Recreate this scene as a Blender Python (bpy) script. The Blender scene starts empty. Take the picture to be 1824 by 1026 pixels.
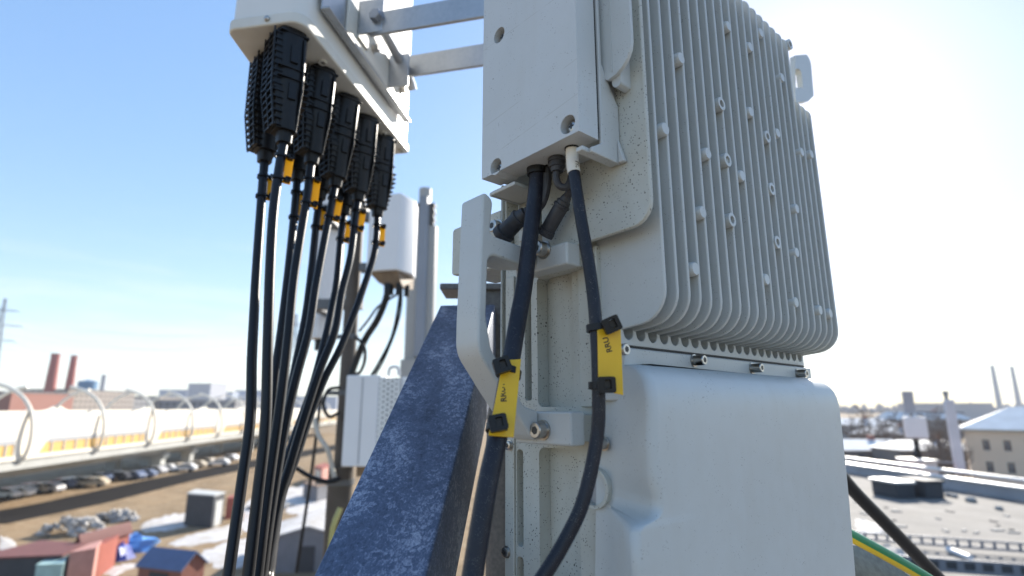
import bpy, bmesh, math, random
from mathutils import Vector, Matrix
from mathutils.geometry import tessellate_polygon
random.seed(7)
sc = bpy.context.scene
R = math.radians
# ------------------------------------------------------------------ camera
W_, H_, F_, TH = 1824.0, 1026.0, 972.0, R(12.3)
cd = bpy.data.cameras.new('camera'); cam = bpy.data.objects.new('camera', cd)
sc.collection.objects.link(cam); sc.camera = cam
cd.sensor_width = 36.0; cd.lens = F_ / W_ * 36.0
cd.clip_start = 0.01; cd.clip_end = 9000
cam.location = (0, 0, 0); cam.rotation_euler = (R(90) + TH, 0, 0)
cd.dof.use_dof = True; cd.dof.focus_distance = 0.44; cd.dof.aperture_fstop = 5.4
# ------------------------------------------------------------------ world, sun, exposure
SUN_AZ, SUN_EL = 30.0, 27.0
w = bpy.data.worlds.new("World"); sc.world = w; w.use_nodes = True
nt = w.node_tree; bg = nt.nodes['Background']
sky = nt.nodes.new('ShaderNodeTexSky'); sky.sky_type = 'NISHITA'; sky.sun_disc = False
sky.sun_elevation = R(SUN_EL); sky.sun_rotation = R(SUN_AZ)
sky.air_density = 1.0; sky.dust_density = 0.3; sky.ozone_density = 2.0; sky.altitude = 100
gm = nt.nodes.new('ShaderNodeGamma'); gm.inputs[1].default_value = .46      # gentle range compression of the sky, as film would record it
hsv = nt.nodes.new('ShaderNodeHueSaturation'); hsv.inputs['Saturation'].default_value = 1.75; hsv.inputs['Value'].default_value = 1.34; hsv.inputs['Hue'].default_value = .509
nt.links.new(sky.outputs[0], gm.inputs[0]); nt.links.new(gm.outputs[0], hsv.inputs['Color'])
# thin cirrus veils, laid out by direction
wtc = nt.nodes.new('ShaderNodeTexCoord'); wmp = nt.nodes.new('ShaderNodeMapping'); wmp.inputs['Scale'].default_value = (1.3, 1.3, 9.0); wmp.inputs['Rotation'].default_value = (R(8), R(-12), 0)
wn = nt.nodes.new('ShaderNodeTexNoise'); wn.inputs['Scale'].default_value = 2.6; wn.inputs['Detail'].default_value = 6; wn.inputs['Roughness'].default_value = .55
wr = nt.nodes.new('ShaderNodeMapRange'); wr.inputs[1].default_value = .47; wr.inputs[2].default_value = .75; wr.inputs[3].default_value = 0; wr.inputs[4].default_value = .62
wm = nt.nodes.new('ShaderNodeMix'); wm.data_type = 'RGBA'; wm.inputs['B'].default_value = (2.7, 2.8, 2.9, 1)
nt.links.new(wtc.outputs['Generated'], wmp.inputs[0]); nt.links.new(wmp.outputs[0], wn.inputs['Vector']); nt.links.new(wn.outputs[0], wr.inputs[0]); 
wsx = nt.nodes.new('ShaderNodeSeparateXYZ'); wel = nt.nodes.new('ShaderNodeMapRange'); wel.inputs[1].default_value = .30; wel.inputs[2].default_value = .12; wml = nt.nodes.new('ShaderNodeMath'); wml.operation = 'MULTIPLY'
nt.links.new(wtc.outputs['Generated'], wsx.inputs[0]); nt.links.new(wsx.outputs[2], wel.inputs[0]); nt.links.new(wel.outputs[0], wml.inputs[0]); nt.links.new(wr.outputs[0], wml.inputs[1]); nt.links.new(wml.outputs[0], wm.inputs['Factor']); nt.links.new(hsv.outputs[0], wm.inputs['A'])
nt.links.new(wm.outputs['Result'], bg.inputs[0]); bg.inputs[1].default_value = 0.15
sd = bpy.data.lights.new('sun', 'SUN'); sd.energy = 4.0; sd.angle = R(0.5); sd.color = (1.0, .93, .82)
so = bpy.data.objects.new('sun', sd); sc.collection.objects.link(so)
sdir = Vector((math.sin(R(SUN_AZ))*math.cos(R(SUN_EL)), math.cos(R(SUN_AZ))*math.cos(R(SUN_EL)), math.sin(R(SUN_EL))))
so.rotation_euler = sdir.to_track_quat('Z', 'Y').to_euler()
vs = sc.view_settings; vs.view_transform = 'Standard'; vs.look = 'None'; vs.exposure = 1.48; vs.gamma = 1.0

# ------------------------------------------------------------------ measuring helpers: a sight line of the survey photo
def ray(px, py):
    x = (px - W_/2)/F_; y = -(py - H_/2)/F_; c, s = math.cos(TH), math.sin(TH)
    return Vector((x, c - y*s, s + y*c))
def P(px, py, Y):
    r = ray(px, py); return r*(Y/r.y)
def onz(px, py, z):
    r = ray(px, py); return r*(z/r.z)
GZ = -12.0
def G(px, py): return onz(px, py, GZ)
AZ = R(49); D0 = .345
U3 = Vector((math.sin(AZ), math.cos(AZ), 0)); V3 = Vector((-math.cos(AZ), math.sin(AZ), 0))
O3 = Vector((.289*D0, D0, 0))
def loc3(p): q = p - O3; return Vector((q.dot(U3), q.dot(V3), p.z))
def wld(a, y, z): p = O3 + U3*a + V3*y; p.z = z; return p
def lb(px, py, y):
    r = ray(px, py); t = (O3.dot(V3) + y)/r.dot(V3); return loc3(r*t)
def la(px, py, a):
    r = ray(px, py); t = (O3.dot(U3) + a)/r.dot(U3); return loc3(r*t)

# ------------------------------------------------------------------ materials
MATS = {}
def mat(name, col, rough=.5, metal=0.0, noise=None, speck=None, bump=None, coat=0, spec=.5, streak=None, scratch=None):
    """noise=(scale, other colour, amount, detail)  speck=(scale, threshold, colour)  bump=(scale, strength, distance)"""
    if name in MATS: return MATS[name]
    m = bpy.data.materials.new(name); m.use_nodes = True; t = m.node_tree
    b = t.nodes['Principled BSDF']; L = t.links.new
    b.inputs['Roughness'].default_value = rough; b.inputs['Metallic'].default_value = metal
    b.inputs['Specular IOR Level'].default_value = spec
    if coat: b.inputs['Coat Weight'].default_value = coat
    tc = t.nodes.new('ShaderNodeTexCoord'); co = tc.outputs['Object']
    rgb = t.nodes.new('ShaderNodeRGB'); rgb.outputs[0].default_value = (*col, 1); cur = rgb.outputs[0]
    def mix(fac, a, c):
        n = t.nodes.new('ShaderNodeMix'); n.data_type = 'RGBA'
        L(fac, n.inputs['Factor']); L(a, n.inputs['A'])
        if isinstance(c, tuple): n.inputs['B'].default_value = (*c, 1)
        else: L(c, n.inputs['B'])
        return n.outputs['Result']
    def ramp(src, lo, hi, o0=0., o1=1.):
        n = t.nodes.new('ShaderNodeMapRange'); L(src, n.inputs[0])
        n.inputs[1].default_value = lo; n.inputs[2].default_value = hi
        n.inputs[3].default_value = o0; n.inputs[4].default_value = o1
        return n.outputs[0]
    for nz in ([] if not noise else (noise if isinstance(noise, list) else [noise])):
        n = t.nodes.new('ShaderNodeTexNoise'); L(co, n.inputs['Vector'])
        n.inputs['Scale'].default_value = nz[0]; n.inputs['Detail'].default_value = nz[3] if len(nz) > 3 else 5
        cur = mix(ramp(n.outputs[0], .35, .7, 0, nz[2]), cur, nz[1])
    for sp in ([] if not speck else (speck if isinstance(speck, list) else [speck])):
        v = t.nodes.new('ShaderNodeTexVoronoi'); L(co, v.inputs['Vector']); v.inputs['Scale'].default_value = sp[0]
        n2 = t.nodes.new('ShaderNodeTexNoise'); L(co, n2.inputs['Vector']); n2.inputs['Scale'].default_value = sp[0]*.16
        s_ = t.nodes.new('ShaderNodeMath'); s_.operation = 'MULTIPLY_ADD'
        L(n2.outputs[0], s_.inputs[0]); s_.inputs[1].default_value = -sp[3] if len(sp) > 3 else -.5; L(v.outputs['Distance'], s_.inputs[2])
        cur = mix(ramp(s_.outputs[0], sp[1]-.035, sp[1]+.02, 1, 0), cur, sp[2])
    if streak:
        mp_ = t.nodes.new('ShaderNodeMapping'); mp_.inputs['Scale'].default_value = (60, 60, 5); L(co, mp_.inputs[0])
        n = t.nodes.new('ShaderNodeTexNoise'); n.inputs['Scale'].default_value = 1.0; n.inputs['Detail'].default_value = 7; n.inputs['Roughness'].default_value = .6; L(mp_.outputs[0], n.inputs['Vector'])
        n3 = t.nodes.new('ShaderNodeTexNoise'); n3.inputs['Scale'].default_value = 11; L(co, n3.inputs['Vector'])
        ml = t.nodes.new('ShaderNodeMath'); ml.operation = 'MULTIPLY'; L(ramp(n.outputs[0], .50, .74, 0, streak[1]), ml.inputs[0]); L(ramp(n3.outputs[0], .42, .62), ml.inputs[1])
        cur = mix(ml.outputs[0], cur, streak[0])
    for (nv, off, wd, colr) in (scratch or []):
        d_ = t.nodes.new('ShaderNodeVectorMath'); d_.operation = 'DOT_PRODUCT'; L(co, d_.inputs[0]); d_.inputs[1].default_value = nv
        a_ = t.nodes.new('ShaderNodeMath'); a_.operation = 'SUBTRACT'; L(d_.outputs['Value'], a_.inputs[0]); a_.inputs[1].default_value = off
        a2 = t.nodes.new('ShaderNodeMath'); a2.operation = 'ABSOLUTE'; L(a_.outputs[0], a2.inputs[0])
        nb = t.nodes.new('ShaderNodeTexNoise'); nb.inputs['Scale'].default_value = 45; L(co, nb.inputs['Vector'])
        m2 = t.nodes.new('ShaderNodeMath'); m2.operation = 'MULTIPLY'; L(ramp(a2.outputs[0], wd*.4, wd, .7, 0), m2.inputs[0]); L(ramp(nb.outputs[0], .40, .55), m2.inputs[1])
        sx3 = t.nodes.new('ShaderNodeSeparateXYZ'); L(co, sx3.inputs[0]); m3 = t.nodes.new('ShaderNodeMath'); m3.operation = 'MULTIPLY'; L(ramp(sx3.outputs[0], -.0572, -.0574), m3.inputs[0]); L(m2.outputs[0], m3.inputs[1]); m2 = m3
        cur = mix(m2.outputs[0], cur, colr)
    L(cur, b.inputs['Base Color'])
    if bump:
        n = t.nodes.new('ShaderNodeTexNoise'); L(co, n.inputs['Vector']); n.inputs['Scale'].default_value = bump[0]; n.inputs['Detail'].default_value = 6
        bp = t.nodes.new('ShaderNodeBump'); bp.inputs['Strength'].default_value = bump[1]; bp.inputs['Distance'].default_value = bump[2]
        L(n.outputs[0], bp.inputs['Height']); L(bp.outputs[0], b.inputs['Normal'])
    MATS[name] = m; return m
PAINT = mat('unit_paint', (.525, .545, .535), .42, streak=((.44, .43, .39), .22), noise=[(9, (.495, .515, .50), .8), (60, (.47, .475, .445), .3)], speck=[(520, -.175, (.14, .13, .12), .5), (260, -.225, (.2, .19, .17), .5)], bump=(900, .12, .0006))
PAINT_DIRTY = mat('unit_paint_dirty', (.52, .53, .485), .45, streak=((.36, .34, .28), .6), noise=[(14, (.465, .465, .41), .9), (70, (.42, .41, .35), .35)], speck=[(480, -.085, (.07, .065, .06), .5), (230, -.150, (.08, .07, .06), .5)], bump=(900, .12, .0006))
def hair(p_, q_):
    a_, b_ = la(*p_, -.0575), la(*q_, -.0575); nv = Vector((0, -(b_.z-a_.z), b_.y-a_.y)).normalized(); return (tuple(nv), a_.dot(nv), .00035, (.40, .40, .36))
LIDP = mat('lid_paint', (.57, .59, .59), .42, streak=((.48, .47, .43), .3), noise=[(9, (.53, .555, .55), .8), (60, (.51, .515, .49), .25)], speck=[(520, -.175, (.14, .13, .12), .5), (200, -.215, (.3, .29, .26), .5)], bump=(900, .12, .0006), scratch=[hair((1013,115), (892,205)), hair((950,224), (880,275)), hair((980,4), (925,44))])
ALU = mat('cover_edge_paint', (.58, .59, .62), .35, noise=(30, (.52, .53, .56), .6), bump=(700, .1, .0005))
SEAL = mat('black_seal', (.015, .014, .016), .6)
STEEL = mat('stainless', (.52, .50, .47), .28, 1.0, noise=(200, (.3, .28, .25), .6))
HOLE = mat('socket_dark', (.03, .028, .026), .5)
RUBBER = mat('cable_rubber', (.010, .011, .018), .42, spec=.35, noise=(40, (.018, .019, .028), .8), speck=(1300, -.13, (.22, .21, .20), .5), bump=(300, .1, .0005))
RUBBER2 = mat('jumper_rubber', (.007, .0075, .010), .40, noise=(25, (.012, .012, .015), .7), spec=.35)
PLAST = mat('black_plastic', (.006, .006, .007), .42, spec=.35, bump=(400, .08, .0004))
BOOT = mat('boot_rubber', (.035, .035, .04), .55, noise=(150, (.07, .07, .07), .5))
YEL = mat('tag_yellow', (.78, .47, .012), .38, noise=(60, (.70, .41, .01), .5))
YELT = mat('tag_yellow_thin', (.80, .46, .02), .4, noise=(40, (.70, .38, .015), .6)); t_ = YELT.node_tree
_tr = t_.nodes.new('ShaderNodeBsdfTranslucent'); _tr.inputs[0].default_value = (.88, .62, .06, 1); _mx = t_.nodes.new('ShaderNodeMixShader'); _mx.inputs[0].default_value = .55
t_.links.new(t_.nodes['Principled BSDF'].outputs[0], _mx.inputs[1]); t_.links.new(_tr.outputs[0], _mx.inputs[2]); t_.links.new(_mx.outputs[0], t_.nodes['Material Output'].inputs[0])
INK = mat('tag_ink', (.02, .018, .015), .6)
SLEEVE = mat('white_sleeve', (.72, .68, .60), .5)
ANT = mat('antenna_white', (.72, .72, .70), .4, noise=(8, (.66, .66, .62), .6), bump=(300, .05, .0005))
ANTD = mat('antenna_cap', (.66, .65, .60), .45, noise=(25, (.58, .55, .48), .6))
GALV = mat('galvanised', (.42, .43, .44), .38, .75, noise=[(18, (.34, .35, .37), .8), (140, (.5, .5, .5), .5)], bump=(200, .1, .0005))
WHITE = mat('white_box', (.74, .74, .75), .4, noise=(6, (.68, .68, .69), .5))

# ------------------------------------------------------------------ mesh helpers
class MB:
    def __init__(s): s.v = []; s.f = []; s.mi = []; s.cm = 0
    def add(s, vs, fs):
        o = len(s.v); s.v += [tuple(x) for x in vs]
        for f in fs: s.f.append([o+i for i in f]); s.mi.append(s.cm)
        return s
    def box(s, a, b, M=None):
        x0, y0, z0 = a; x1, y1, z1 = b
        vs = [(x0,y0,z0),(x1,y0,z0),(x1,y1,z0),(x0,y1,z0),(x0,y0,z1),(x1,y0,z1),(x1,y1,z1),(x0,y1,z1)]
        if M: vs = [M @ Vector(q) for q in vs]
        return s.add(vs, [(3,2,1,0),(4,5,6,7),(0,1,5,4),(1,2,6,5),(2,3,7,6),(3,0,4,7)])
    def hexa(s, b4, t4):
        return s.add(list(b4)+list(t4), [(3,2,1,0),(4,5,6,7),(0,1,5,4),(1,2,6,5),(2,3,7,6),(3,0,4,7)])
    def obox(s, c, ax, ay, az, hx, hy, hz):
        c = Vector(c); q = []
        for k in (-1, 1):
            for i, j in ((-1,-1),(1,-1),(1,1),(-1,1)): q.append(c + ax*hx*i + ay*hy*j + az*hz*k)
        return s.hexa(q[:4], q[4:])
    def prism(s, loop, mp, d0, d1, holes=()):
        loops = [list(loop)] + [list(h) for h in holes]
        tri = tessellate_polygon([[Vector((p[0], p[1], 0)) for p in l] for l in loops])
        flat = [p for l in loops for p in l]; n = len(flat)
        vs = [mp(p[0], p[1], d0) for p in flat] + [mp(p[0], p[1], d1) for p in flat]
        fs = [tuple(t) for t in tri] + [tuple(n+i for i in reversed(t)) for t in tri]
        if len(loops) == 1: fs = [tuple(range(n)), tuple(n+i for i in reversed(range(n)))]
        o = 0
        for l in loops:
            k = len(l)
            for i in range(k):
                j = (i+1) % k; fs.append((o+i, o+j, n+o+j, n+o+i))
            o += k
        return s.add(vs, fs)
    def cyl(s, p0, p1, r0, r1=None, n=16, cap=True):
        p0 = Vector(p0); p1 = Vector(p1); r1 = r0 if r1 is None else r1
        d = (p1-p0).normalized(); x = d.orthogonal().normalized(); y = d.cross(x)
        ring = lambda p, r: [p + (x*math.cos(2*math.pi*i/n) + y*math.sin(2*math.pi*i/n))*r for i in range(n)]
        fs = [(i, (i+1)%n, n+(i+1)%n, n+i) for i in range(n)]
        if cap: fs += [tuple(reversed(range(n))), tuple(range(n, 2*n))]
        return s.add(ring(p0, r0)+ring(p1, r1), fs)
    def tube(s, pts, r, n=12, cap=True, smooth=6):
        pts = spline(pts, smooth) if smooth else [Vector(p) for p in pts]
        m = len(pts); rr = r if isinstance(r, (list, tuple)) else None
        t0 = (pts[1]-pts[0]).normalized(); x = t0.orthogonal().normalized(); vs = []
        for i, p in enumerate(pts):
            t = (pts[min(i+1, m-1)] - pts[max(i-1, 0)]).normalized()
            x = (x - t*x.dot(t)).normalized(); y = t.cross(x)
            if rr: k = i/(m-1)*(len(rr)-1); q = min(int(k), len(rr)-2); rad = rr[q]+(rr[q+1]-rr[q])*(k-q)
            else: rad = r
            vs += [p + (x*math.cos(2*math.pi*j/n) + y*math.sin(2*math.pi*j/n))*rad for j in range(n)]
        fs = [(i*n+j, i*n+(j+1)%n, (i+1)*n+(j+1)%n, (i+1)*n+j) for i in range(m-1) for j in range(n)]
        if cap: fs += [tuple(reversed(range(n))), tuple((m-1)*n+j for j in range(n))]
        return s.add(vs, fs)
    def lathe(s, c, d, prof, n=16):
        c = Vector(c); d = Vector(d).normalized(); x = d.orthogonal().normalized(); y = d.cross(x); vs = []
        for (h, r) in prof: vs += [c + d*h + (x*math.cos(2*math.pi*i/n) + y*math.sin(2*math.pi*i/n))*r for i in range(n)]
        m = len(prof)
        fs = [(i*n+j, i*n+(j+1)%n, (i+1)*n+(j+1)%n, (i+1)*n+j) for i in range(m-1) for j in range(n)]
        fs += [tuple(reversed(range(n))), tuple((m-1)*n+j for j in range(n))]
        return s.add(vs, fs)
    def build(s, name, mats, parent=None, bevel=0, seg=2, smooth=35, local=True, recalc=True):
        me = bpy.data.meshes.new(name)
        vs = s.v
        if parent is not None and local == 'world':
            inv = parent.matrix_world.inverted() if False else WM[parent.name].inverted()
            vs = [tuple(inv @ Vector(q)) for q in vs]
        me.from_pydata(vs, [], s.f)
        for q in (mats if isinstance(mats, (list, tuple)) else [mats]): me.materials.append(q)
        for p, k in zip(me.polygons, s.mi): p.material_index = k
        if recalc:
            bm = bmesh.new(); bm.from_mesh(me); bmesh.ops.recalc_face_normals(bm, faces=bm.faces); bm.to_mesh(me); bm.free()
        me.polygons.foreach_set('use_smooth', [True]*len(me.polygons))
        me.set_sharp_from_angle(angle=R(smooth))
        o = bpy.data.objects.new(name, me); sc.collection.objects.link(o)
        if parent is not None: o.parent = parent
        WM[o.name] = (WM[parent.name] if parent is not None and parent.name in WM else Matrix())
        if bevel:
            md = o.modifiers.new('bevel', 'BEVEL'); md.width = bevel; md.segments = seg; md.limit_method = 'ANGLE'; md.angle_limit = R(40); md.harden_normals = True
        return o
WM = {}
def spline(pts, k=6):
    p = [Vector(q) for q in pts]; p = [p[0]*2-p[1]] + p + [p[-1]*2-p[-2]]; out = []
    for i in range(1, len(p)-2):
        a, b, c, d = p[i-1:i+3]
        for j in range(k):
            t = j/k
            out.append(.5*((2*b) + (c-a)*t + (2*a-5*b+4*c-d)*t*t + (-a+3*b-3*c+d)*t**3))
    out.append(p[-2]); return out
def rpoly(pts, n=5):
    """closed loop of (x, y, radius) corners, rounded"""
    out = []; m = len(pts)
    for i in range(m):
        x, y = pts[i][:2]; r = pts[i][2] if len(pts[i]) > 2 else 0
        if r <= 0: out.append((x, y)); continue
        c = Vector((x, y)); a = (Vector(pts[i-1][:2])-c).normalized(); b = (Vector(pts[(i+1) % m][:2])-c).normalized()
        ang = a.angle(b); d = r/math.tan(ang/2); p0 = c+a*d; p1 = c+b*d
        cen = c + (a+b).normalized()*(r/math.sin(ang/2)); s0 = p0-cen; s1 = p1-cen
        tot = s0.angle(s1); sg = 1 if s0.x*s1.y-s0.y*s1.x > 0 else -1
        for k in range(n+1):
            th = sg*tot*k/n; co, si = math.cos(th), math.sin(th)
            out.append((cen.x + s0.x*co - s0.y*si, cen.y + s0.x*si + s0.y*co))
    return out
def circ(x, y, r, n=20): return [(x+r*math.cos(2*math.pi*i/n), y+r*math.sin(2*math.pi*i/n)) for i in range(n)]
def rrect(x0, y0, x1, y1, r, n=4): return rpoly([(x0,y0,r),(x1,y0,r),(x1,y1,r),(x0,y1,r)], n)
def tag(o, label=None, cat=None, group=None, kind=None):
    if label: o['label'] = label
    if cat: o['category'] = cat
    if group: o['group'] = group
    if kind: o['kind'] = kind
    return o
def thing(name, label, cat, loc=(0,0,0), rz=0, group=None):
    o = bpy.data.objects.new(name, None); sc.collection.objects.link(o); o.empty_display_size = .05
    o.location = loc; o.rotation_euler = (0, 0, rz); WM[o.name] = Matrix.Translation(loc) @ Matrix.Rotation(rz, 4, 'Z')
    return tag(o, label, cat, group)
def copy_tree(o, parent=None):
    c = o.copy(); sc.collection.objects.link(c); c.parent = parent
    for ch in [x for x in list(o.children)]: copy_tree(ch, c)
    WM[c.name] = Matrix(); return c
def text_mesh(txt, size, M, material, parent, name='lettering'):
    cu = bpy.data.curves.new(name, 'FONT'); cu.body = txt; cu.size = size; cu.align_x = 'LEFT'; cu.align_y = 'CENTER'; cu.extrude = .00004
    cu.resolution_u = 3; cu.offset = size*.016
    to = bpy.data.objects.new('tmp_text', cu); sc.collection.objects.link(to)
    me = bpy.data.meshes.new_from_object(to.evaluated_get(bpy.context.evaluated_depsgraph_get()))
    bpy.data.objects.remove(to); me.transform(WM[parent.name].inverted() @ M); me.materials.clear(); me.materials.append(material); me.name = name
    o = bpy.data.objects.new(name, me); sc.collection.objects.link(o); o.parent = parent; WM[o.name] = WM[parent.name]; return o
mpA = lambda y, z, a: (a, y, z)          # a loop in (y, z) pushed along a
mpY = lambda a, z, y: (a, y, z)          # a loop in (a, z) pushed along y
mpZ = lambda a, y, z: (a, y, z)

# ================================================================== GROUND AND SETTING
GROUND = mat('yard_ground', (.30, .195, .105), .95, noise=[(.05, (.34, .26, .17), .9), (.3, (.15, .10, .055), 1.0), (1.1, (.42, .33, .22), .7), (4, (.14, .1, .06), .6)], spec=.1)
SNOW = mat('snow', (.62, .62, .64), .8, noise=[(.8, (.40, .36, .31), .9), (5, (.33, .28, .22), .6)])
g = MB(); g.add([(-6000,-300,GZ),(6000,-300,GZ),(6000,7500,GZ),(-6000,7500,GZ)], [(0,1,2,3)])
tag(g.build('ground', GROUND), kind='structure')
def blob(px_list, z, name, material, up=.004):
    pts = [onz(a, b, z) for a, b in px_list]
    c = sum(pts, Vector())/len(pts); sp = spline(pts+[pts[0]], 7)[:-1]
    loop = []
    for i, q in enumerate(sp):
        k = 1 + random.uniform(-.16, .16); loop.append((c.x+(q.x-c.x)*k, c.y+(q.y-c.y)*k))
    m = MB(); n = len(loop)
    # low heaped sheet: rim on the ground, middle raised
    vs = [(x, y, z+up) for x, y in loop] + [(c.x+(x-c.x)*.72, c.y+(y-c.y)*.72, z+up+.04+random.uniform(-.02, .03)) for x, y in loop] + [(c.x, c.y, z+.07)]
    fs = [(i, (i+1)%n, n+(i+1)%n, n+i) for i in range(n)] + [(n+i, n+(i+1)%n, 2*n) for i in range(n)]
    m.add(vs, fs); return tag(m.build(name, material, smooth=60), kind='structure')
for pl in ([(292,972),(330,955),(395,938),(440,930),(420,955),(350,972)],
           [(345,990),(400,968),(470,955),(480,985),(400,1012)],
           [(500,870),(560,862),(600,868),(598,900),(560,912),(510,905)], [(530,912),(585,895),(590,930),(545,938)],
           [(178,1018),(205,1009),(235,1004),(252,1008),(226,1016),(200,1027)], [(0,955),(22,962),(32,985),(0,982)],
           [(246,938),(275,925),(320,915),(345,930),(300,945),(262,948)], [(430,900),(480,880),(500,930),(440,960)]):
    blob(pl, GZ, 'snow_patch', SNOW)
ROADM = mat('asphalt', (.013, .012, .0125), .95, noise=(.3, (.022, .02, .019), .8), spec=.05)
def strip(pxs, width, z, name, material):
    m = MB(); pts = [onz(a, b, GZ) for a, b in pxs]; d = (pts[-1]-pts[0]).normalized(); n = Vector((-d.y, d.x, 0))
    vs = []
    for p in pts: vs += [(p+n*width/2)+Vector((0,0,z)), (p-n*width/2)+Vector((0,0,z))]
    m.add(vs, [(2*i, 2*i+1, 2*i+3, 2*i+2) for i in range(len(pts)-1)])
    return tag(m.build(name, material), kind='structure')
strip([(-60,933),(130,896),(300,856),(450,826),(620,792)], 8.5, .004, 'road', ROADM)
# ---- the covered viaduct on the left
CONC = mat('viaduct_concrete', (.42, .42, .40), .8, noise=(.4, (.35, .35, .33), .8))
VWHITE = mat('viaduct_white_panel', (.74, .69, .60), .5, noise=(.3, (.66, .61, .53), .6))
ORANGE = mat('orange_glazing', (.66, .42, .15), .25)
MULL = mat('mullion_grey', (.35, .36, .38), .5)
A0 = onz(0, 841, -7.3); B0 = onz(436, 778, -7.3); vd = (B0-A0); vL = vd.length; vd.normalize(); vn = Vector((vd.y, -vd.x, 0))  # vn: toward the viewer side
if vn.dot(A0) > 0: vn = -vn
VZ = -7.3
va = thing('viaduct', 'long white walled road viaduct with curved ribs arching over its deck', 'viaduct', (A0.x, A0.y, VZ), math.atan2(vd.y, vd.x))
# local frame: x along the viaduct, y = +left of direction; near side is where vn points
side = 1 if (Matrix.Rotation(-math.atan2(vd.y, vd.x), 3, 'Z') @ vn).y > 0 else -1
X0, X1 = -45.0, vL + 120; WD = 15.0
def vp(x, o, z): return (x, side*o, z)
m = MB(); m.hexa([vp(X0,0,0),vp(X1,0,0),vp(X1,-WD,0),vp(X0,-WD,0)], [vp(X0,0,1.1),vp(X1,0,1.1),vp(X1,-WD,1.1),vp(X0,-WD,1.1)])
m.hexa([vp(X0,-3,-1.2),vp(X1,-3,-1.2),vp(X1,-WD+3,-1.2),vp(X0,-WD+3,-1.2)], [vp(X0,-2,-.004),vp(X1,-2,-.004),vp(X1,-WD+2,-.004),vp(X0,-WD+2,-.004)])
m.build('deck', CONC, va)
def px_t(px):
    r = ray(px, 760); k = r.x/r.y; return (A0.x - k*A0.y)/(k*vd.y - vd.x)
t1, t2 = px_t(45), px_t(266); sp_ = (t2-t1)
posts = [t1 + sp_*i for i in range(-2, 7) if X0+2 < t1+sp_*i < X1-2]
def top_at(x, zt):
    d = min(abs(x-q) for q in posts); return zt + .9*math.exp(-(d/1.8)**2)
ZT = 6.1
for nm, o, zt, wins in (('near_wall', .02, ZT, True), ('far_wall', -WD-.22, ZT+.6, False)):
    bays = []; ed = [X0] + posts + [X1]
    if wins:
        for a, b in zip(ed[:-1], ed[1:]):
            if b-a > 6: bays.append((a+2.6, b-1.4))
    m = MB(); q0, q1 = min(side*o, side*(o+.2)), max(side*o, side*(o+.2))
    zb = 3.5 if wins else 1.0
    xs = [X0 + i*.8 for i in range(int((X1-X0)/.8)+1)]
    m.prism([(xs[0], zb), (xs[-1], zb)] + [(x, top_at(x, zt)) for x in reversed(xs)], lambda x, z, d: (x, d, z), q0, q1)
    if wins:
        m.box((xs[0], q0, 1.103), (xs[-1], q1, 1.6)); e = xs[0]
        for a, b in bays + [(xs[-1], 0)]:
            c_ = [(e, 1.6), (a, 1.6), (a, 3.5) if b == 0 else (a+1.5, 3.5), (e, 3.5)]
            m.prism(c_, lambda x, z, d: (x, d, z), q0, q1); e = b
    wl = m.build(nm, VWHITE, va)
    for a, b in bays:
        y0_, y1_ = min(side*(o+.05), side*(o+.1)), max(side*(o+.05), side*(o+.1))
        k = MB(); k.prism([(a-.05,1.55),(b+.05,1.55),(b+.05,3.55),(a+1.45,3.55)], lambda x, z, d: (x, d, z), y0_, y1_); f = k.build('window', ORANGE, va)
        y0_, y1_ = min(side*(o+.104), side*(o+.19)), max(side*(o+.104), side*(o+.19)); k = MB(); x = a+2.2
        while x < b-.5: k.box((x, y0_, 1.603), (x+.22, y1_, 2.95)); x += 2.3
        k.box((a+1.2, y0_, 2.953), (b-.02, y1_, 3.49)); k.build('mullion', MULL, f)
ribs = posts + [(a+b)/2 for a, b in zip(posts[:-1], posts[1:])]
for x in ribs:
    for s_, oo in ((1, 0), (-1, -WD)):
        m = MB(); pr = [(-.9,.2),(.35,1.2),(.85,3.0),(.75,5.2),(.2,7.0),(-.9,8.5),(-2.6,9.6),(-4.6,10.2)]
        m.tube([vp(x, oo + s_*a, z) for a, z in pr], .24, 8, smooth=4); m.build('arch_rib', VWHITE, va)
for px in (325, 372, 470, -330):
    t = px_t(px); m = MB()
    for o in (-3.6, -WD+3.6): m.box((t-.9, min(side*o-.9, side*o+.9), GZ-VZ), (t+.9, max(side*o-.9, side*o+.9), -1.2))
    m.box((t-1.1, min(side*-2.2, side*(-WD+2.2)), -2.0), (t+1.1, max(side*-2.2, side*(-WD+2.2)), -1.2)); m.build('pier', CONC, va, bevel=.05)
# ---- parked cars under the viaduct
TYRE = mat('tyre', (.02, .02, .02), .8); GLS = mat('car_glass', (.03, .035, .04), .1)
CARC = [('white', (.75, .75, .75)), ('silver', (.5, .5, .52)), ('dark grey', (.08, .085, .1)), ('blue', (.14, .18, .28)), ('beige', (.55, .47, .36))]
def make_car(cn, col):
    t = thing('parked_car', 'x', 'car'); m = MB()
    m.prism(rpoly([(-2.1,.35,.1),(2.1,.35,.1),(2.15,.75,.15),(1.0,.92,.2),(.45,1.42,.2),(-1.2,1.45,.3),(-1.95,.95,.2),(-2.15,.85,.1)], 3), lambda x, z, d: (x, d, z), -.85, .85)
    m.build('body', mat('car_'+cn.replace(' ', '_'), col, .3, coat=.5), t, bevel=.06)
    m = MB(); m.prism([(.85,.95),(.42,1.36),(-1.15,1.38),(-1.75,.98)], lambda x, z, d: (x, d, z), -.865, .865); m.build('window', GLS, t)
    for x in (-1.3, 1.35):
        for y in (-.87, .67):
            m = MB(); m.cyl((x, y, .33), (x, y+.2, .33), .33, n=12); m.build('wheel', TYRE, t)
    return t
protos = {c: make_car(*c) for c in CARC}; used = set(); ci = 0
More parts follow.
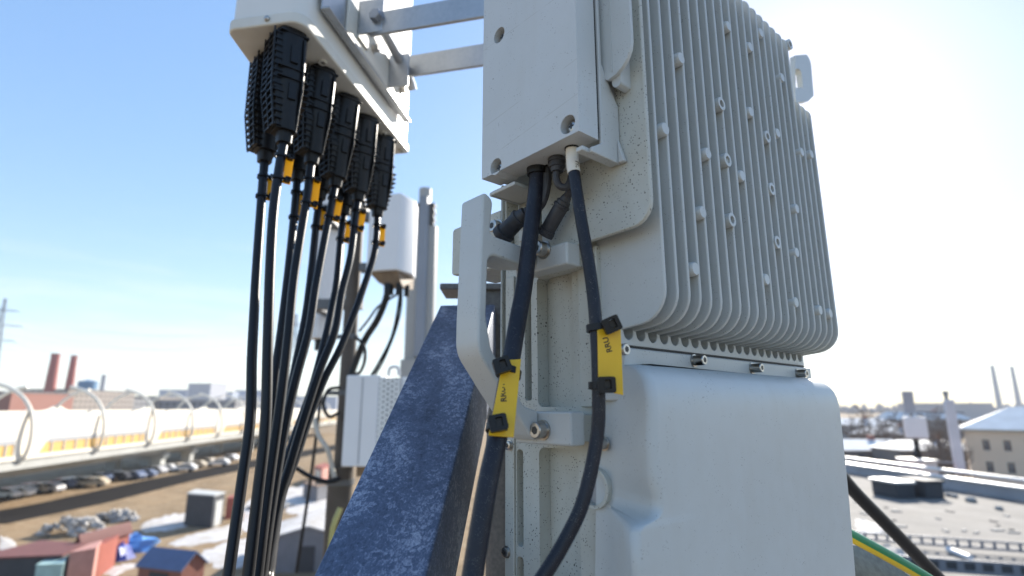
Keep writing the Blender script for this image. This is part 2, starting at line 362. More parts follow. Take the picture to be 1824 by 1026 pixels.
LB = {'white': 'white car parked in the long row beneath the viaduct', 'silver': 'silver car parked in the long row beneath the viaduct', 'dark grey': 'dark grey car parked in the long row beneath the viaduct', 'blue': 'blue car parked in the long row beneath the viaduct', 'beige': 'beige car parked in the long row beneath the viaduct'}
for i in range(22):
    c = CARC[random.choice([0,0,0,1,1,2,3,4,4])]; px = 8 + i*19 + random.uniform(-4, 4); py = 890 - px*.155 + random.uniform(-6, 3)
    o = protos[c] if c not in used else copy_tree(protos[c]); used.add(c); p = G(px, py)
    o.location = p; o.rotation_euler = (0, 0, math.atan2(vd.y, vd.x) + R(random.choice([70, 75, 82, 95]))); tag(o, LB[c[0]], 'car', 'cars parked under the viaduct')
for c in CARC:
    if c not in used: 
        for ch in list(protos[c].children): bpy.data.objects.remove(ch)
        bpy.data.objects.remove(protos[c])

# ---- yard sheds, garages, tarps
def cmat(n, c, r=.75): return mat(n, c, r, noise=(1.5, tuple(x*.78 for x in c), .8))
DARKIN = cmat('dark_door', (.05, .05, .055))
def gable(name, label, cat, rA, rB, eA, eB, zr, ze, roofc, wallc, doors=True):
    ra, rb = onz(*rA, zr), onz(*rB, zr); ea, eb = onz(*eA, ze), onz(*eB, ze)
    d = (rb-ra).normalized(); n = Vector((-d.y, d.x, 0)); h = ((ea-ra).dot(n)+(eb-rb).dot(n))/2
    L = (rb-ra).length; M = Matrix.Translation((ra.x, ra.y, GZ)) @ Matrix.Rotation(math.atan2(d.y, d.x), 4, 'Z')
    t = thing(name, label, cat, (ra.x, ra.y, GZ), math.atan2(d.y, d.x)); H = abs(h); a, b = zr-GZ, ze-GZ; iw = H-.15
    bi = a - (a-b)*iw/H
    m = MB(); m.prism([(-iw,0),(iw,0),(iw,bi-.06),(0,a-.08),(-iw,bi-.06)], lambda y, z, x: (x, y, z), .15, L-.15); m.build('wall', wallc, t)
    m = MB(); m.prism([(-H,b-.05),(0,a-.05),(H,b-.05),(H,b+.05),(0,a+.06),(-H,b+.05)], lambda y, z, x: (x, y, z), 0, L); m.build('roof', roofc, t)
    m = MB(); m.box((.11,-.6,0.02),(.15,.6,1.8)); m.build('door', DARKIN, t)
    m = MB(); m.box((L*.3,-iw-.04,.03),(L*.3+min(2.4,L*.4),-iw,1.75)); m.build('door', DARKIN, t)
    return t
def flat(name, label, cat, quad, zt, roofc, wallc, door=None):
    q = [onz(a, b, zt) for a, b in quad]; c = sum(q, Vector())/4; t = thing(name, label, cat, (c.x, c.y, GZ)); h = zt-GZ
    rel = [Vector((p.x-c.x, p.y-c.y, 0)) for p in q]
    m = MB(); m.hexa([r*.97 for r in rel], [r*.97+Vector((0,0,h-.12)) for r in rel]); m.build('wall', wallc, t)
    m = MB(); m.hexa([r+Vector((0,0,h-.118)) for r in rel], [r+Vector((0,0,h)) for r in rel]); m.build('roof', roofc, t)
    if door:
        a, b = rel[door[0]]*.97, rel[door[1]]*.97; e = (b-a); nn = Vector((e.y, -e.x, 0)).normalized()
        if nn.dot(a+b) < 0: nn = -nn
        m = MB(); p0 = a+e*.2; p1 = a+e*.8; k = [p0, p1, p1+nn*.05, p0+nn*.05]
        m.hexa([x+Vector((0,0,.05)) for x in k], [x+Vector((0,0,h*.78)) for x in k]); m.build('door', door[2], t)  # on the container this panel is its sunlit side, painted pale
    return t
MAROON = cmat('maroon_roof', (.16, .055, .05)); RED = cmat('red_wall', (.30, .075, .05)); PINK = cmat('pink_wall', (.50, .25, .21)); TEAL = cmat('teal_wall', (.36, .52, .50))
BLUER = cmat('blue_roof', (.11, .15, .26)); BRICK = cmat('brick_wall', (.26, .10, .07)); DARK = cmat('dark_wall', (.055, .058, .066)); LGREY = cmat('light_grey_wall', (.5, .5, .48)); WOOD = cmat('grey_boards', (.20, .20, .215)); BROWNR = cmat('brown_roof', (.22, .14, .09))
gable('shed', 'small brick shed with a dull blue gable roof in the yard', 'shed', (270,975), (351,983), (245,1009), (326,1019), GZ+2.9, GZ+2.0, BLUER, BRICK)
gable('garage', 'long maroon roofed garage beside the rubble heap', 'garage', (140,954), (232,930), (172,968), (258,942), GZ+2.7, GZ+1.9, MAROON, RED)
flat('garage', 'wide maroon flat roofed garage at the left bottom edge of the yard', 'garage', [(-60,995),(74,962),(153,967),(112,988)], GZ+2.2, MAROON, DARK)
flat('garage', 'pink walled garage beside the blue tarpaulin', 'garage', [(124,984),(160,968),(182,962),(172,976)], GZ+2.4, PINK, PINK)
flat('garage', 'pale teal garage in front of the maroon flat roof', 'garage', [(64,1006),(92,990),(122,985),(114,1004)], GZ+1.9, TEAL, TEAL)
flat('garage', 'narrow red metal garage between the pink one and the tarpaulins', 'garage', [(178,972),(206,958),(212,952),(186,960)], GZ+2.2, RED, RED)
flat('container', 'tall storage container in the yard, its shade painted black and its lit edge pale', 'container', [(333,878),(383,882),(402,876),(348,871)], GZ+3.2, LGREY, DARK, (1, 2, LGREY))  # black walls paint its shade; pale roof and door panel paint the sunlit faces
flat('kiosk', 'small red kiosk next to the black container', 'kiosk', [(404,888),(418,886),(424,880),(409,882)], GZ+2.2, RED, RED)
flat('kiosk', 'small red and white kiosk seen between the hanging cables and the pole', 'kiosk', [(560,830),(574,834),(592,828),(578,824)], GZ+2.4, RED, PINK, (0, 1, VWHITE))
gable('shed', 'grey boarded shed with a snowy gable roof beyond the hanging cables', 'shed', (549,938), (592,902), (470,958), (515,916), GZ+3.2, GZ+2.0, SNOW, WOOD)
flat('shed', 'low brown roofed shed left of the dark pole', 'shed', [(540,860),(566,866),(598,858),(570,852)], GZ+2.0, BROWNR, WOOD)
def heap(name, label, cat, px, py, rx, ry, h, material, n=14, yaw=0, amp=.25):
    c = G(px, py); m = MB(); vs = []; rings = 6
    for i in range(rings):
        f = i/(rings-1); rr = math.cos(f*math.pi/2); zz = math.sin(f*math.pi/2)*h
        for j in range(n):
            a = 2*math.pi*j/n; k = 1+random.uniform(-amp, amp)
            vs.append((rx*rr*k*math.cos(a), ry*rr*k*math.sin(a), max(0, zz*(1+random.uniform(-amp, amp)*.6)) if i else 0))
    fs = [(i*n+j, i*n+(j+1)%n, (i+1)*n+(j+1)%n, (i+1)*n+j) for i in range(rings-1) for j in range(n)] + [tuple((rings-1)*n+j for j in range(n))]
    m.add(vs, fs); o = m.build(name, material, smooth=25); o.location = c; o.rotation_euler = (0, 0, yaw); return tag(o, label, cat)
heap('tarpaulin', 'dark blue tarpaulin over a heap beside the pink garage', 'tarpaulin', 200, 998, 1.4, 1.1, 1.6, cmat('tarp_dark', (.012, .04, .30), .4), n=9, amp=.3)
heap('tarpaulin', 'bright light blue tarpaulin draped over a pile', 'tarpaulin', 232, 982, 2.0, 1.0, 1.3, cmat('tarp_light', (.13, .33, .72), .4), n=11, yaw=.5, amp=.34)
def rubble(label, px, py, rx, ry, h, material, n=90, yaw=0):
    c = G(px, py); bm = bmesh.new()
    for i in range(n):
        a = random.uniform(0, 6.283); f = math.sqrt(random.random()); r = random.uniform(.22, .6)*(1.15-.5*f)
        z = h*(1-f*f)*random.uniform(.45, 1)
        M = Matrix.Translation((rx*f*math.cos(a), ry*f*math.sin(a), z)) @ Matrix.Rotation(random.uniform(0, 3), 4, Vector((random.uniform(-1,1), random.uniform(-1,1), 1))) @ Matrix.Diagonal((random.uniform(.8, 1.5), random.uniform(.6, 1), random.uniform(.4, .8), 1))
        q = bmesh.ops.create_icosphere(bm, subdivisions=1, radius=r, matrix=M)
        for v in q['verts']: v.co += Vector((random.uniform(-1,1), random.uniform(-1,1), random.uniform(-1,1)))*r*.18; v.co.z = max(v.co.z, .003)
    me = bpy.data.meshes.new('rubble_heap'); bm.to_mesh(me); bm.free(); me.materials.append(material)
    o = bpy.data.objects.new('rubble_heap', me); sc.collection.objects.link(o); o.location = c; o.rotation_euler = (0, 0, yaw); return tag(o, label, 'heap')
RUB = mat('rubble', (.36, .33, .29), .9, noise=[(.8, (.62, .6, .58), .9), (3, (.14, .13, .12), .7)])
rubble('pale heap of rubble and snow behind the maroon garage', 130, 950, 3.2, 1.9, 1.5, RUB, 90, .2)
rubble('smaller rubble heap further back beside the brown slope', 205, 928, 2.4, 1.3, 1.1, RUB, 90, .2)
rubble('stone heap with old snow in the gap below the white cabinet pole', 480, 905, 2.6, 1.4, 1.0, RUB, 90, .3)

# ---- skyline
def facade(n, c, wc, sx, sz):
    if n in MATS: return MATS[n]
    m = mat(n, c, .8); t = m.node_tree; b = t.nodes['Principled BSDF']
    br = t.nodes.new('ShaderNodeTexBrick'); br.offset = 0; br.inputs['Color1'].default_value = (*wc, 1); br.inputs['Color2'].default_value = (*[x*1.3 for x in wc], 1); br.inputs['Mortar'].default_value = (*c, 1)
    br.inputs['Scale'].default_value = 1; br.inputs['Brick Width'].default_value = sx; br.inputs['Row Height'].default_value = sz; br.inputs['Mortar Size'].default_value = .9; br.inputs['Mortar Smooth'].default_value = 0
    g_ = t.nodes.new('ShaderNodeNewGeometry'); tc = t.nodes.new('ShaderNodeTexCoord'); s = t.nodes.new('ShaderNodeSeparateXYZ'); cb = t.nodes.new('ShaderNodeCombineXYZ'); ad = t.nodes.new('ShaderNodeMath')
    t.links.new(tc.outputs['Object'], s.inputs[0]); t.links.new(s.outputs[0], ad.inputs[0]); t.links.new(s.outputs[1], ad.inputs[1])
    t.links.new(ad.outputs[0], cb.inputs[0]); t.links.new(s.outputs[2], cb.inputs[1]); t.links.new(cb.outputs[0], br.inputs['Vector']); t.links.new(br.outputs[0], b.inputs['Base Color'])
    return m
ROOFG = cmat('flat_roof_grey', (.25, .25, .26))
def block(label, px0, px1, ytop, Y, dep, m, name='distant_building', roof=ROOFG, cat='building'):
    a = P(px0, ytop, Y); b = P(px1, ytop, Y); t = thing(name, label, cat, ((a.x+b.x)/2, Y, GZ)); w2 = (b.x-a.x)/2; h = (a.z+b.z)/2-GZ
    k = MB(); k.box((-w2, 0, 0), (w2, dep, h-.4)); k.build('wall', m, t)
    k = MB(); k.box((-w2-.3, -.3, h-.398), (w2+.3, dep+.3, h)); k.build('roof', roof, t); return t
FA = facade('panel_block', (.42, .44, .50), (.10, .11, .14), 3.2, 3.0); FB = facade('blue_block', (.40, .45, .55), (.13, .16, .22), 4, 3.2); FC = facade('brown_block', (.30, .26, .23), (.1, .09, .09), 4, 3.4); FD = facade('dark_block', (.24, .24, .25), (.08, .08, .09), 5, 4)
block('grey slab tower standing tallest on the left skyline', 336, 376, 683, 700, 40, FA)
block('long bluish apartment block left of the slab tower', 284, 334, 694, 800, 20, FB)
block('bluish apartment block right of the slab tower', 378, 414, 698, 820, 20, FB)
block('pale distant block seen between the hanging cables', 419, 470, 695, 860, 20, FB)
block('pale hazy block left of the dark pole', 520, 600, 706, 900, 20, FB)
block('low brown factory hall below the two red chimneys', 35, 120, 693, 330, 60, FC)
block('brick red building at the left edge behind the arches', -60, 22, 697, 210, 30, cmat('brickred_far', (.30, .13, .10)))
block('low dark factory shed with vents on the left skyline', 118, 210, 709, 380, 40, FD)
block('low grey hall in the middle of the left skyline', 205, 285, 706, 420, 40, FC)
block('wide low hall behind the far end of the viaduct', 285, 420, 712, 420, 40, FD)
def chimney(label, px, ytop, Y, r0, r1, m, capm=None):
    a = P(px, ytop, Y); t = thing('chimney', label, 'chimney', (a.x, Y, GZ)); k = MB(); h = a.z-GZ
    k.cyl((0,0,0), (0,0,h*.97), r0, r1, 14); k.build('shaft', m, t); k = MB(); k.cyl((0,0,h*.97), (0,0,h), r1*1.12, r1*1.08, 14); k.build('crown', capm or m, t); return t
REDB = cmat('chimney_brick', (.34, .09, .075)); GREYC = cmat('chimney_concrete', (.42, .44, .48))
chimney('thick red brick chimney, leftmost of the pair', 100, 630, 330, 3.6, 2.2, REDB)
chimney('thinner red brick chimney right of the thick one', 133, 633, 345, 3.0, 1.7, REDB)
chimney('slim pale chimney giving off a puff of smoke', 186, 668, 520, 2.6, 2.0, GREYC)
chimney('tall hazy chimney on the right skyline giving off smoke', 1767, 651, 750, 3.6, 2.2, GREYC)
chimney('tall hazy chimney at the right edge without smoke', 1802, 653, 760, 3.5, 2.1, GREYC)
p = P(70, 676, 300); t = thing('water_tank', 'blue cylindrical tank on the factory roof by the red chimneys', 'tank', (p.x, 335, P(70, 693, 330).z))
k = MB(); k.cyl((0,0,0), (0,0,4.6), 5.0, 5.0, 18); k.build('drum', cmat('tank_blue', (.10, .22, .38)), t); k = MB(); k.cyl((0,0,4.6), (0,0,5.8), 5.1, .6, 18); k.build('lid', cmat('tank_blue', (.10, .22, .38)), t)
# smoke
SM = bpy.data.materials.new('smoke'); SM.use_nodes = True; t_ = SM.node_tree; t_.nodes.remove(t_.nodes['Principled BSDF'])
vv = t_.nodes.new('ShaderNodeVolumePrincipled'); vv.inputs['Color'].default_value = (.9, .9, .95, 1); vv.inputs['Density'].default_value = .05; t_.links.new(vv.outputs[0], t_.nodes['Material Output'].inputs['Volume'])
def puff(label, pts, rs):
    bm = bmesh.new()
    for (q, r) in zip(pts, rs): bmesh.ops.create_icosphere(bm, subdivisions=2, radius=r, matrix=Matrix.Translation(q) @ Matrix.Diagonal((1.5, 1, .8, 1)))
    me = bpy.data.meshes.new('smoke_puff'); bm.to_mesh(me); bm.free(); me.materials.append(SM)
    o = bpy.data.objects.new('smoke_puff', me); sc.collection.objects.link(o); return tag(o, label, 'smoke')
puff('drifting smoke puff above the right hazy chimney', [P(1758,646,750), P(1746,640,752), P(1734,634,755), P(1724,631,757)], [4, 5, 6, 4])
puff('small white smoke puff above the slim pale chimney', [P(188,663,520), P(194,660,522), P(200,656,524)], [2.2, 2.8, 2.2])
# pylons
PYL = mat('pylon_steel', (.30, .34, .40), .6, .3)
def pylon(label, px, ytop, Y, bw):
    a = P(px, ytop, Y); h = a.z-GZ; t = thing('power_pylon', label, 'pylon', (a.x, Y, GZ), .5); k = MB(); N = 9
    wd = lambda z: bw*(1-z/h)**1.25*.5+.45
    zs = [h*(1-(1-i/N)**1.35) for i in range(N+1)]
    for z0, z1 in zip(zs[:-1], zs[1:]):
        c0 = [(wd(z0)*i, wd(z0)*j, z0) for i, j in ((-1,-1),(1,-1),(1,1),(-1,1))]; c1 = [(wd(z1)*i, wd(z1)*j, z1) for i, j in ((-1,-1),(1,-1),(1,1),(-1,1))]
        for i in range(4):
            k.cyl(c0[i], c1[i], .22, n=5); k.cyl(c0[i], c1[(i+1)%4], .12, n=4); k.cyl(c0[(i+1)%4], c1[i], .12, n=4); k.cyl(c1[i], c1[(i+1)%4], .1, n=4)
    k.build('lattice', PYL, t)
    for f, l in ((.66, 8.5), (.78, 10.5), (.9, 7.5)):
        k = MB(); z = h*f
        for s in (-1, 1):
            k.cyl((0,-.6,z), (s*l,0,z+.3), .18, n=5); k.cyl((0,.6,z), (s*l,0,z+.3), .18, n=5); k.cyl((0,0,z+1.8), (s*l,0,z+.3), .16, n=5); k.cyl((s*l,0,z+.3), (s*l,0,z-1.4), .12, n=5)
        k.build('crossarm', PYL, t)
    return t
pylon('hazy steel lattice pylon at the left edge of the sky', 10, 532, 330, 9)
pylon('lattice pylon half hidden behind the hanging black cables', 528, 560, 300, 9)
pa, pb = P(10, 532, 330), P(528, 560, 300)
for i, (f, s, lab) in enumerate(((.66,-1,'lowest overhead wire, nearer side'),(.66,1,'lowest overhead wire, farther side'),(.78,-1,'middle overhead wire, nearer side'),(.78,1,'middle overhead wire, farther side'),(.9,-1,'topmost overhead wire, nearer side'),(.9,1,'topmost overhead wire, farther side'))):
    l = {.66: 8.5, .78: 10.5, .9: 7.5}[f]; ex = Vector((math.cos(.5), math.sin(.5), 0))*l*s
    a = Vector((pa.x, 330, GZ+(pa.z-GZ)*f-1.2))+ex; b = Vector((pb.x, 300, GZ+(pb.z-GZ)*f-1.2))+ex
    pts = [a.lerp(b, q/16)+Vector((0,0,-9*4*(q/16)*(1-q/16))) for q in range(17)]
    k = MB(); k.tube(pts, .045, 4, smooth=0); tag(k.build('power_line', PYL), lab+' between the two pylons', 'wire', 'power lines between the pylons')
# bare trees
BARK = mat('bare_twigs', (.15, .12, .105), .9, noise=(.6, (.21, .17, .145), .8))
def tree_mesh(h, seed):
    rnd = random.Random(seed); k = MB(); tw = MB()
    k.tube([(0,0,0),(rnd.uniform(-.2,.2),rnd.uniform(-.2,.2),h*.45),(rnd.uniform(-.4,.4),rnd.uniform(-.4,.4),h)], [.22,.16,.03], 6, smooth=3)
    for i in range(16):
        z = h*rnd.uniform(.28, .9); a = rnd.uniform(0, 6.28); l = h*(1-z/h*.7)*rnd.uniform(.28, .45)
        d = Vector((math.cos(a), math.sin(a), rnd.uniform(.5, 1.1))).normalized(); e = Vector((0,0,z))+d*l
        tw.cyl((0,0,z), e, .07, .02, 5)
        for j in range(11):
            q = Vector((0,0,z))+d*l*rnd.uniform(.3, 1); dd = (d+Vector((rnd.uniform(-1,1),rnd.uniform(-1,1),rnd.uniform(-.2,.9)))).normalized(); f = q+dd*l*rnd.uniform(.25,.5)
            tw.cyl(q, f, .028, .012, 3, cap=False)
            for _ in range(3):
                q2 = q.lerp(f, rnd.uniform(.3,1)); d3 = (dd+Vector((rnd.uniform(-1,1),rnd.uniform(-1,1),rnd.uniform(-.2,.8)))).normalized(); tw.cyl(q2, q2+d3*l*.22, .016, .008, 3, cap=False)
    return k, tw
tp = []
for s in range(3):
    t = thing('bare_tree', 'x', 'tree'); k, tw = tree_mesh(8.5+s, s); k.build('trunk', BARK, t); tw.build('crown', BARK, t, recalc=False); tp.append(t)
tspots = [(1512,757,150),(1528,754,150),(1545,752,160),(1560,756,140),(1576,758,140),(1590,755,150),(1604,757,150),(1650,757,140),(1668,760,130),(1684,757,140),(1698,764,120),(1660,780,95),(1675,790,90),(1690,785,95),(1655,805,80),(1668,812,78),(1682,806,80),(1694,812,78),(1588,775,120),(1570,770,150),(1535,772,140),(1612,745,200),(1640,748,200),(250,724,210),(225,722,230),(300,726,230),(430,722,260),(560,728,240)]
for i, (px, py, Y) in enumerate(tspots):
    s = i % 3; o = tp[s] if i < 3 else copy_tree(tp[s]); q = P(px, 740, Y); o.location = (q.x, Y, GZ); o.rotation_euler = (0, 0, random.uniform(0, 6.28)); k = random.uniform(.85, 1.2); o.scale = (k, k, k)
    lab = 'bare leafless brown tree standing among the snowy houses on the right' if px > 1000 else 'bare leafless tree on the far side of the viaduct'
    tag(o, lab, 'tree', 'bare trees by the houses' if px > 1000 else 'bare trees beyond the viaduct')
# far woods on the horizon
k = MB()
for i in range(900):
    x = random.uniform(-1600, 1900); y = random.uniform(950, 1250); h = random.uniform(9, 20); r = random.uniform(5, 11)
    k.lathe((x, y, GZ), (0,0,1), [(0, r*.5), (h*.3, r), (h*.7, r*.8), (h, r*.15)], 6)
tag(k.build('far_woods', mat('far_wood', (.30, .27, .25), 1), smooth=10), 'distant brown band of woods along the horizon', 'woods', kind='stuff')
# right: beige building
STUC = mat('beige_stucco', (.74, .59, .45), .85, noise=(.5, (.68, .53, .40), .7)); PANE = mat('dark_pane', (.06, .07, .09), .15)
SNOWR = mat('snow_roof', (.80, .79, .77), .8, noise=(.35, (.6, .58, .55), .7))
c0 = P(1718, 768, 92); bl = thing('apartment_house', 'three storey beige house with a snow covered hip roof at the right edge', 'house', (c0.x, 92, GZ), R(-38)); he = c0.z-GZ; LW, DP = 30, 14
wx = [i*2.55+2.0 for i in range(11)]; wz = [he-2.9-3.35*i for i in range(3)]
holes = [[(x, z), (x+.85, z), (x+.85, z+1.6), (x, z+1.6)] for x in wx for z in wz]
k = MB(); k.prism([(0,0),(LW,0),(LW,he),(0,he)], lambda a, z, d: (a, d, z), 0, .4, holes); k.box((0,.402,0),(.4,DP,he)); k.box((LW-.4,.402,0),(LW,DP,he)); k.box((.402,DP-.4,0),(LW-.402,DP,he)); k.build('wall', STUC, bl)
for x in wx:
    for z in wz:
        k = MB(); k.box((x+.004,.2,z+.004),(x+.846,.26,z+1.596)); f = k.build('window', PANE, bl)
        k = MB(); k.box((x+.40,.16,z+.01),(x+.45,.196,z+1.59)); k.box((x+.02,.16,z+1.1),(x+.396,.196,z+1.15)); k.box((x+.455,.16,z+1.1),(x+.83,.196,z+1.15)); k.build('frame', VWHITE, f)
k = MB(); k.box((-.35,-.35,he+.003),(LW+.35,DP+.35,he+.35)); k.build('cornice', LGREY, bl)
k = MB(); e = .7; k.add([(-e,-e,he+.353),(LW+e,-e,he+.353),(LW+e,DP+e,he+.353),(-e,DP+e,he+.353),(6.5,DP/2,he+3.9),(LW-6.5,DP/2,he+3.9)], [(0,1,5,4),(1,2,5),(2,3,4,5),(3,0,4),(3,2,1,0)]); k.build('roof', SNOWR, bl)
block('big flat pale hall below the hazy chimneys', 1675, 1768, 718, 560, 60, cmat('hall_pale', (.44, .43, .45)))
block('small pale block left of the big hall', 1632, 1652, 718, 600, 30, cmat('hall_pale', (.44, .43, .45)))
def house(label, px, py, Y, wdt, roofh, wm, ht, rm=None, dep=9, rz=0):
    q = P(px, py, Y); t = thing('house', label, 'house', (q.x, Y, GZ), rz); k = MB(); h = ht
    k.box((-wdt/2,0,0),(wdt/2,dep,h)); k.build('wall', wm, t); k = MB(); e = .5
    k.add([(-wdt/2-e,-e,h+.003),(wdt/2+e,-e,h+.003),(wdt/2+e,dep+e,h+.003),(-wdt/2-e,dep+e,h+.003),(-wdt/2+2.5,dep/2,h+roofh),(wdt/2-2.5,dep/2,h+roofh)], [(0,1,5,4),(1,2,5),(2,3,4,5),(3,0,4),(3,2,1,0)])
    rf = k.build('roof', rm or SNOWR, t)
    k = MB(); k.box((wdt*.15,dep/2-.5,h+roofh*.5),(wdt*.15+1.1,dep/2+.5,h+roofh+.9)); k.build('chimney', cmat('brickred_far', (.30,.13,.10)), rf)
    n = max(2, int(wdt/3.2))
    for i in range(n):
        x = -wdt/2+(i+.5)*wdt/n; k = MB(); k.box((x-.5,-.05,h-2.3),(x+.5,.0,h-.9)); k.build('window', PANE, t)
    return t
BRW = cmat('house_brown', (.21, .185, .175)); GRW = cmat('house_grey', (.30, .29, .29))
house('brown house with a bright snowy roof just right of the grey unit', 1545, 790, 118, 21, 2.0, BRW, 3.2)
house('low snowy roofed house further back by the trees', 1535, 760, 190, 24, 2.2, GRW, 6.0)
house('small snowy roofed house behind the white panel mast', 1605, 770, 160, 18, 2.0, BRW, 4.4)
house('dark walled house below the steel crossbar', 1672, 780, 108, 15, 1.6, BRW, 4.0)
house('snow roofed house between the mast and the tall pole', 1655, 745, 230, 34, 3, GRW, 7.0)
# ================================================================== OUR ROOF (right side)
RZ = -2.2
BIT = mat('bitumen_roof', (.17, .16, .15), .9, noise=[(.35, (.25, .23, .205), .9), (1.6, (.105, .095, .085), .6), (7, (.12, .115, .11), .5)], bump=(8, .3, .02))
pe0, pe1 = onz(1529, 846, RZ), onz(1819, 893, RZ); ed = (pe1-pe0).normalized(); en = Vector((-ed.y, ed.x, 0))
E0 = pe0-ed*7.5; E1 = pe1+ed*25
rq = [Vector((-1.6,-14,0)), Vector((-1.6, 4.6, 0)), Vector((E0.x, E0.y, 0)), Vector((E1.x, E1.y, 0)), Vector((30,-14,0))]
m = MB(); m.add([(q.x, q.y, RZ) for q in rq]+[(q.x, q.y, RZ-.35) for q in rq], [(0,1,2,3,4),(9,8,7,6,5)]+[(i,(i+1)%5,5+(i+1)%5,5+i) for i in range(5)]); 
tag(m.build('flat_roof', BIT), 'flat grey bitumen roof carrying the masts and cable trays', 'roof')
m = MB(); q5 = [Vector((q.x, q.y, 0)) for q in rq]; cc = sum(q5, Vector())/5; q5 = [cc+(q-cc)*.985 for q in q5]
m.add([(q.x, q.y, RZ-.353) for q in q5]+[(q.x, q.y, GZ) for q in q5], [(0,1,2,3,4),(9,8,7,6,5)]+[(i,(i+1)%5,5+(i+1)%5,5+i) for i in range(5)]); tag(m.build('building', BRICK), 'brick building underneath the flat roof', 'building')
COP = mat('coping_metal', (.60, .60, .60), .4, .2, noise=(3, (.5, .5, .5), .6)); PARW = cmat('parapet_face', (.36, .37, .40))
pt = thing('parapet', 'low grey parapet with jointed white metal coping at the roof edge', 'parapet', (E0.x, E0.y, RZ), math.atan2(ed.y, ed.x)); EL = (E1-E0).length
m = MB(); m.box((0,-.0,.003),(EL,.22,.27)); m.build('wall', PARW, pt)
x = 0
while x < EL:
    m = MB(); m.box((x+.05,-.06,.273),(min(x+4.9,EL),.28,.335)); m.build('coping', COP, pt, bevel=.02); x += 5.0
tb = thing('roof_rail', 'long white pipe rail running along behind the parapet', 'rail', (E0.x, E0.y, RZ), math.atan2(ed.y, ed.x))
m = MB(); m.cyl((0,.45,.44),(EL,.45,.44),.05,n=10); m.build('pipe', COP, tb)
x = 1.0
while x < EL: m = MB(); m.box((x-.05,.40,-.3),(x+.05,.50,.385)); m.build('post', DARK, tb); x += 4.7
# ballast blocks, trays
def blockon(label, px, py, w_, d_, h_, mm, name='ballast_block', tm=None):
    q = onz(px, py, RZ); t = thing(name, label, 'block', q, math.atan2(ed.y, ed.x)); k = MB(); k.box((-w_/2,0,.003),(w_/2,d_,h_)); k.build('body', mm, t, bevel=.02)
    k = MB(); k.box((-w_/2-.04,-.04,h_+.003),(w_/2+.04,d_+.04,h_+.06)); k.build('top_slab', tm or COP, t, bevel=.01); return t
blockon('black sided vent box with a pale lid on the roof', 1576, 884, .80, .5, .34, DARK, 'vent_box')
blockon('black sided vent box right of the pale lidded one', 1628, 884, .75, .5, .36, DARK, 'vent_box', DARK)
blockon('white concrete foot under the white panel mast', 1622, 842, 1.0, .6, .40, COP, 'mast_foot')
for px, py in ((1640,872),(1690,876),(1700,878),(1730,886),(1780,900),(1660,868)):
    q = onz(px, py+8, RZ); k = MB(); bm_r = random.uniform(.07, .13)
    k.lathe((0,0,0.002), (0,0,1), [(0, bm_r*.8), (bm_r*.4, bm_r), (bm_r*.9, bm_r*.5)], 7); o = k.build('stone', RUB, smooth=20); o.location = q; tag(o, 'loose pale stone lying on the roof below the parapet', 'stone', 'loose stones by the parapet')
for pl in ([(1526,926),(1545,930),(1575,944),(1560,952),(1528,948)], [(1570,972),(1590,976),(1612,990),(1600,994),(1580,984)]):
    blob(pl, RZ, 'snow_patch', SNOW).scale = (1, 1, 1)
for i in range(26):
    px, py = random.uniform(1530, 1815), random.uniform(893, 950); q = onz(px, py, RZ); k = MB(); a = random.uniform(0, 3.1); l = random.uniform(.03, .12)
    k.obox((0,0,.012), Vector((math.cos(a), math.sin(a), 0)), Vector((-math.sin(a), math.cos(a), 0)), Vector((0,0,1)), l, l*.35, .010); o = k.build('debris_piece', RUB if i % 3 else DARK); o.location = q
    tag(o, 'small flat scrap of debris lying on the bitumen roof', 'debris', 'debris scraps on the roof')
TRAY = mat('tray_steel', (.17, .19, .23), .5, .4)
def tray(label, a, b, h, z, rung, hole, back=False):
    """an upright steel strip with a row of slots, on small feet"""
    p0, p1 = onz(*a, z), onz(*b, z); d = (p1-p0).normalized(); L = (p1-p0).length+3; p0 = p0-d*2; L += 2; t = thing('perforated_rail', label, 'rail', (p0.x, p0.y, z), math.atan2(d.y, d.x))
    k = MB(); hs = []; x = .1
    k.box((0,0,0),(L,.012,h*.26)); k.box((0,0,h*.80),(L,.012,h))
    while x < L-rung:
        k.prism(rpoly([(x+hole,h*.26),(x+rung,h*.26),(x+rung,h*.80),(x+hole,h*.80)]), lambda q, w, e: (q, e, w), 0, .012); x += rung
    k.build('strip', TRAY, t)
    k = MB(); k.box((0,.0125,h*.93),(L,.03,h*.97)) if not back else k.box((0,.0125,0),(L,.03,h*.97)); k.build('flange', TRAY if not back else DARK, t); k = MB(); x = .8  # with back set: a full-height dark backing behind the slots, not a flange
    while x < L: k.box((x,-.04,RZ-z+.003),(x+.08,.10,-.003)); x += 2.4
    k.build('foot', TRAY, t)
tray('dark perforated steel rail with a row of slots crossing the roof', (1530,962), (1820,984), .135, RZ+.06, .155, .118)
tray('grey perforated steel rail along the bottom right edge', (1640,1016), (1820,1030), .17, RZ+.06, .20, .12, True)
q = onz(1690, 984, RZ); q2 = onz(1730, 1000, RZ); k = MB(); k.cyl(q+Vector((0,0,.045)), q2+Vector((0,0,.045)), .045, n=8); tag(k.build('white_pipe', WHITE), 'short white pipe lying on the roof by the ladder tray', 'pipe')
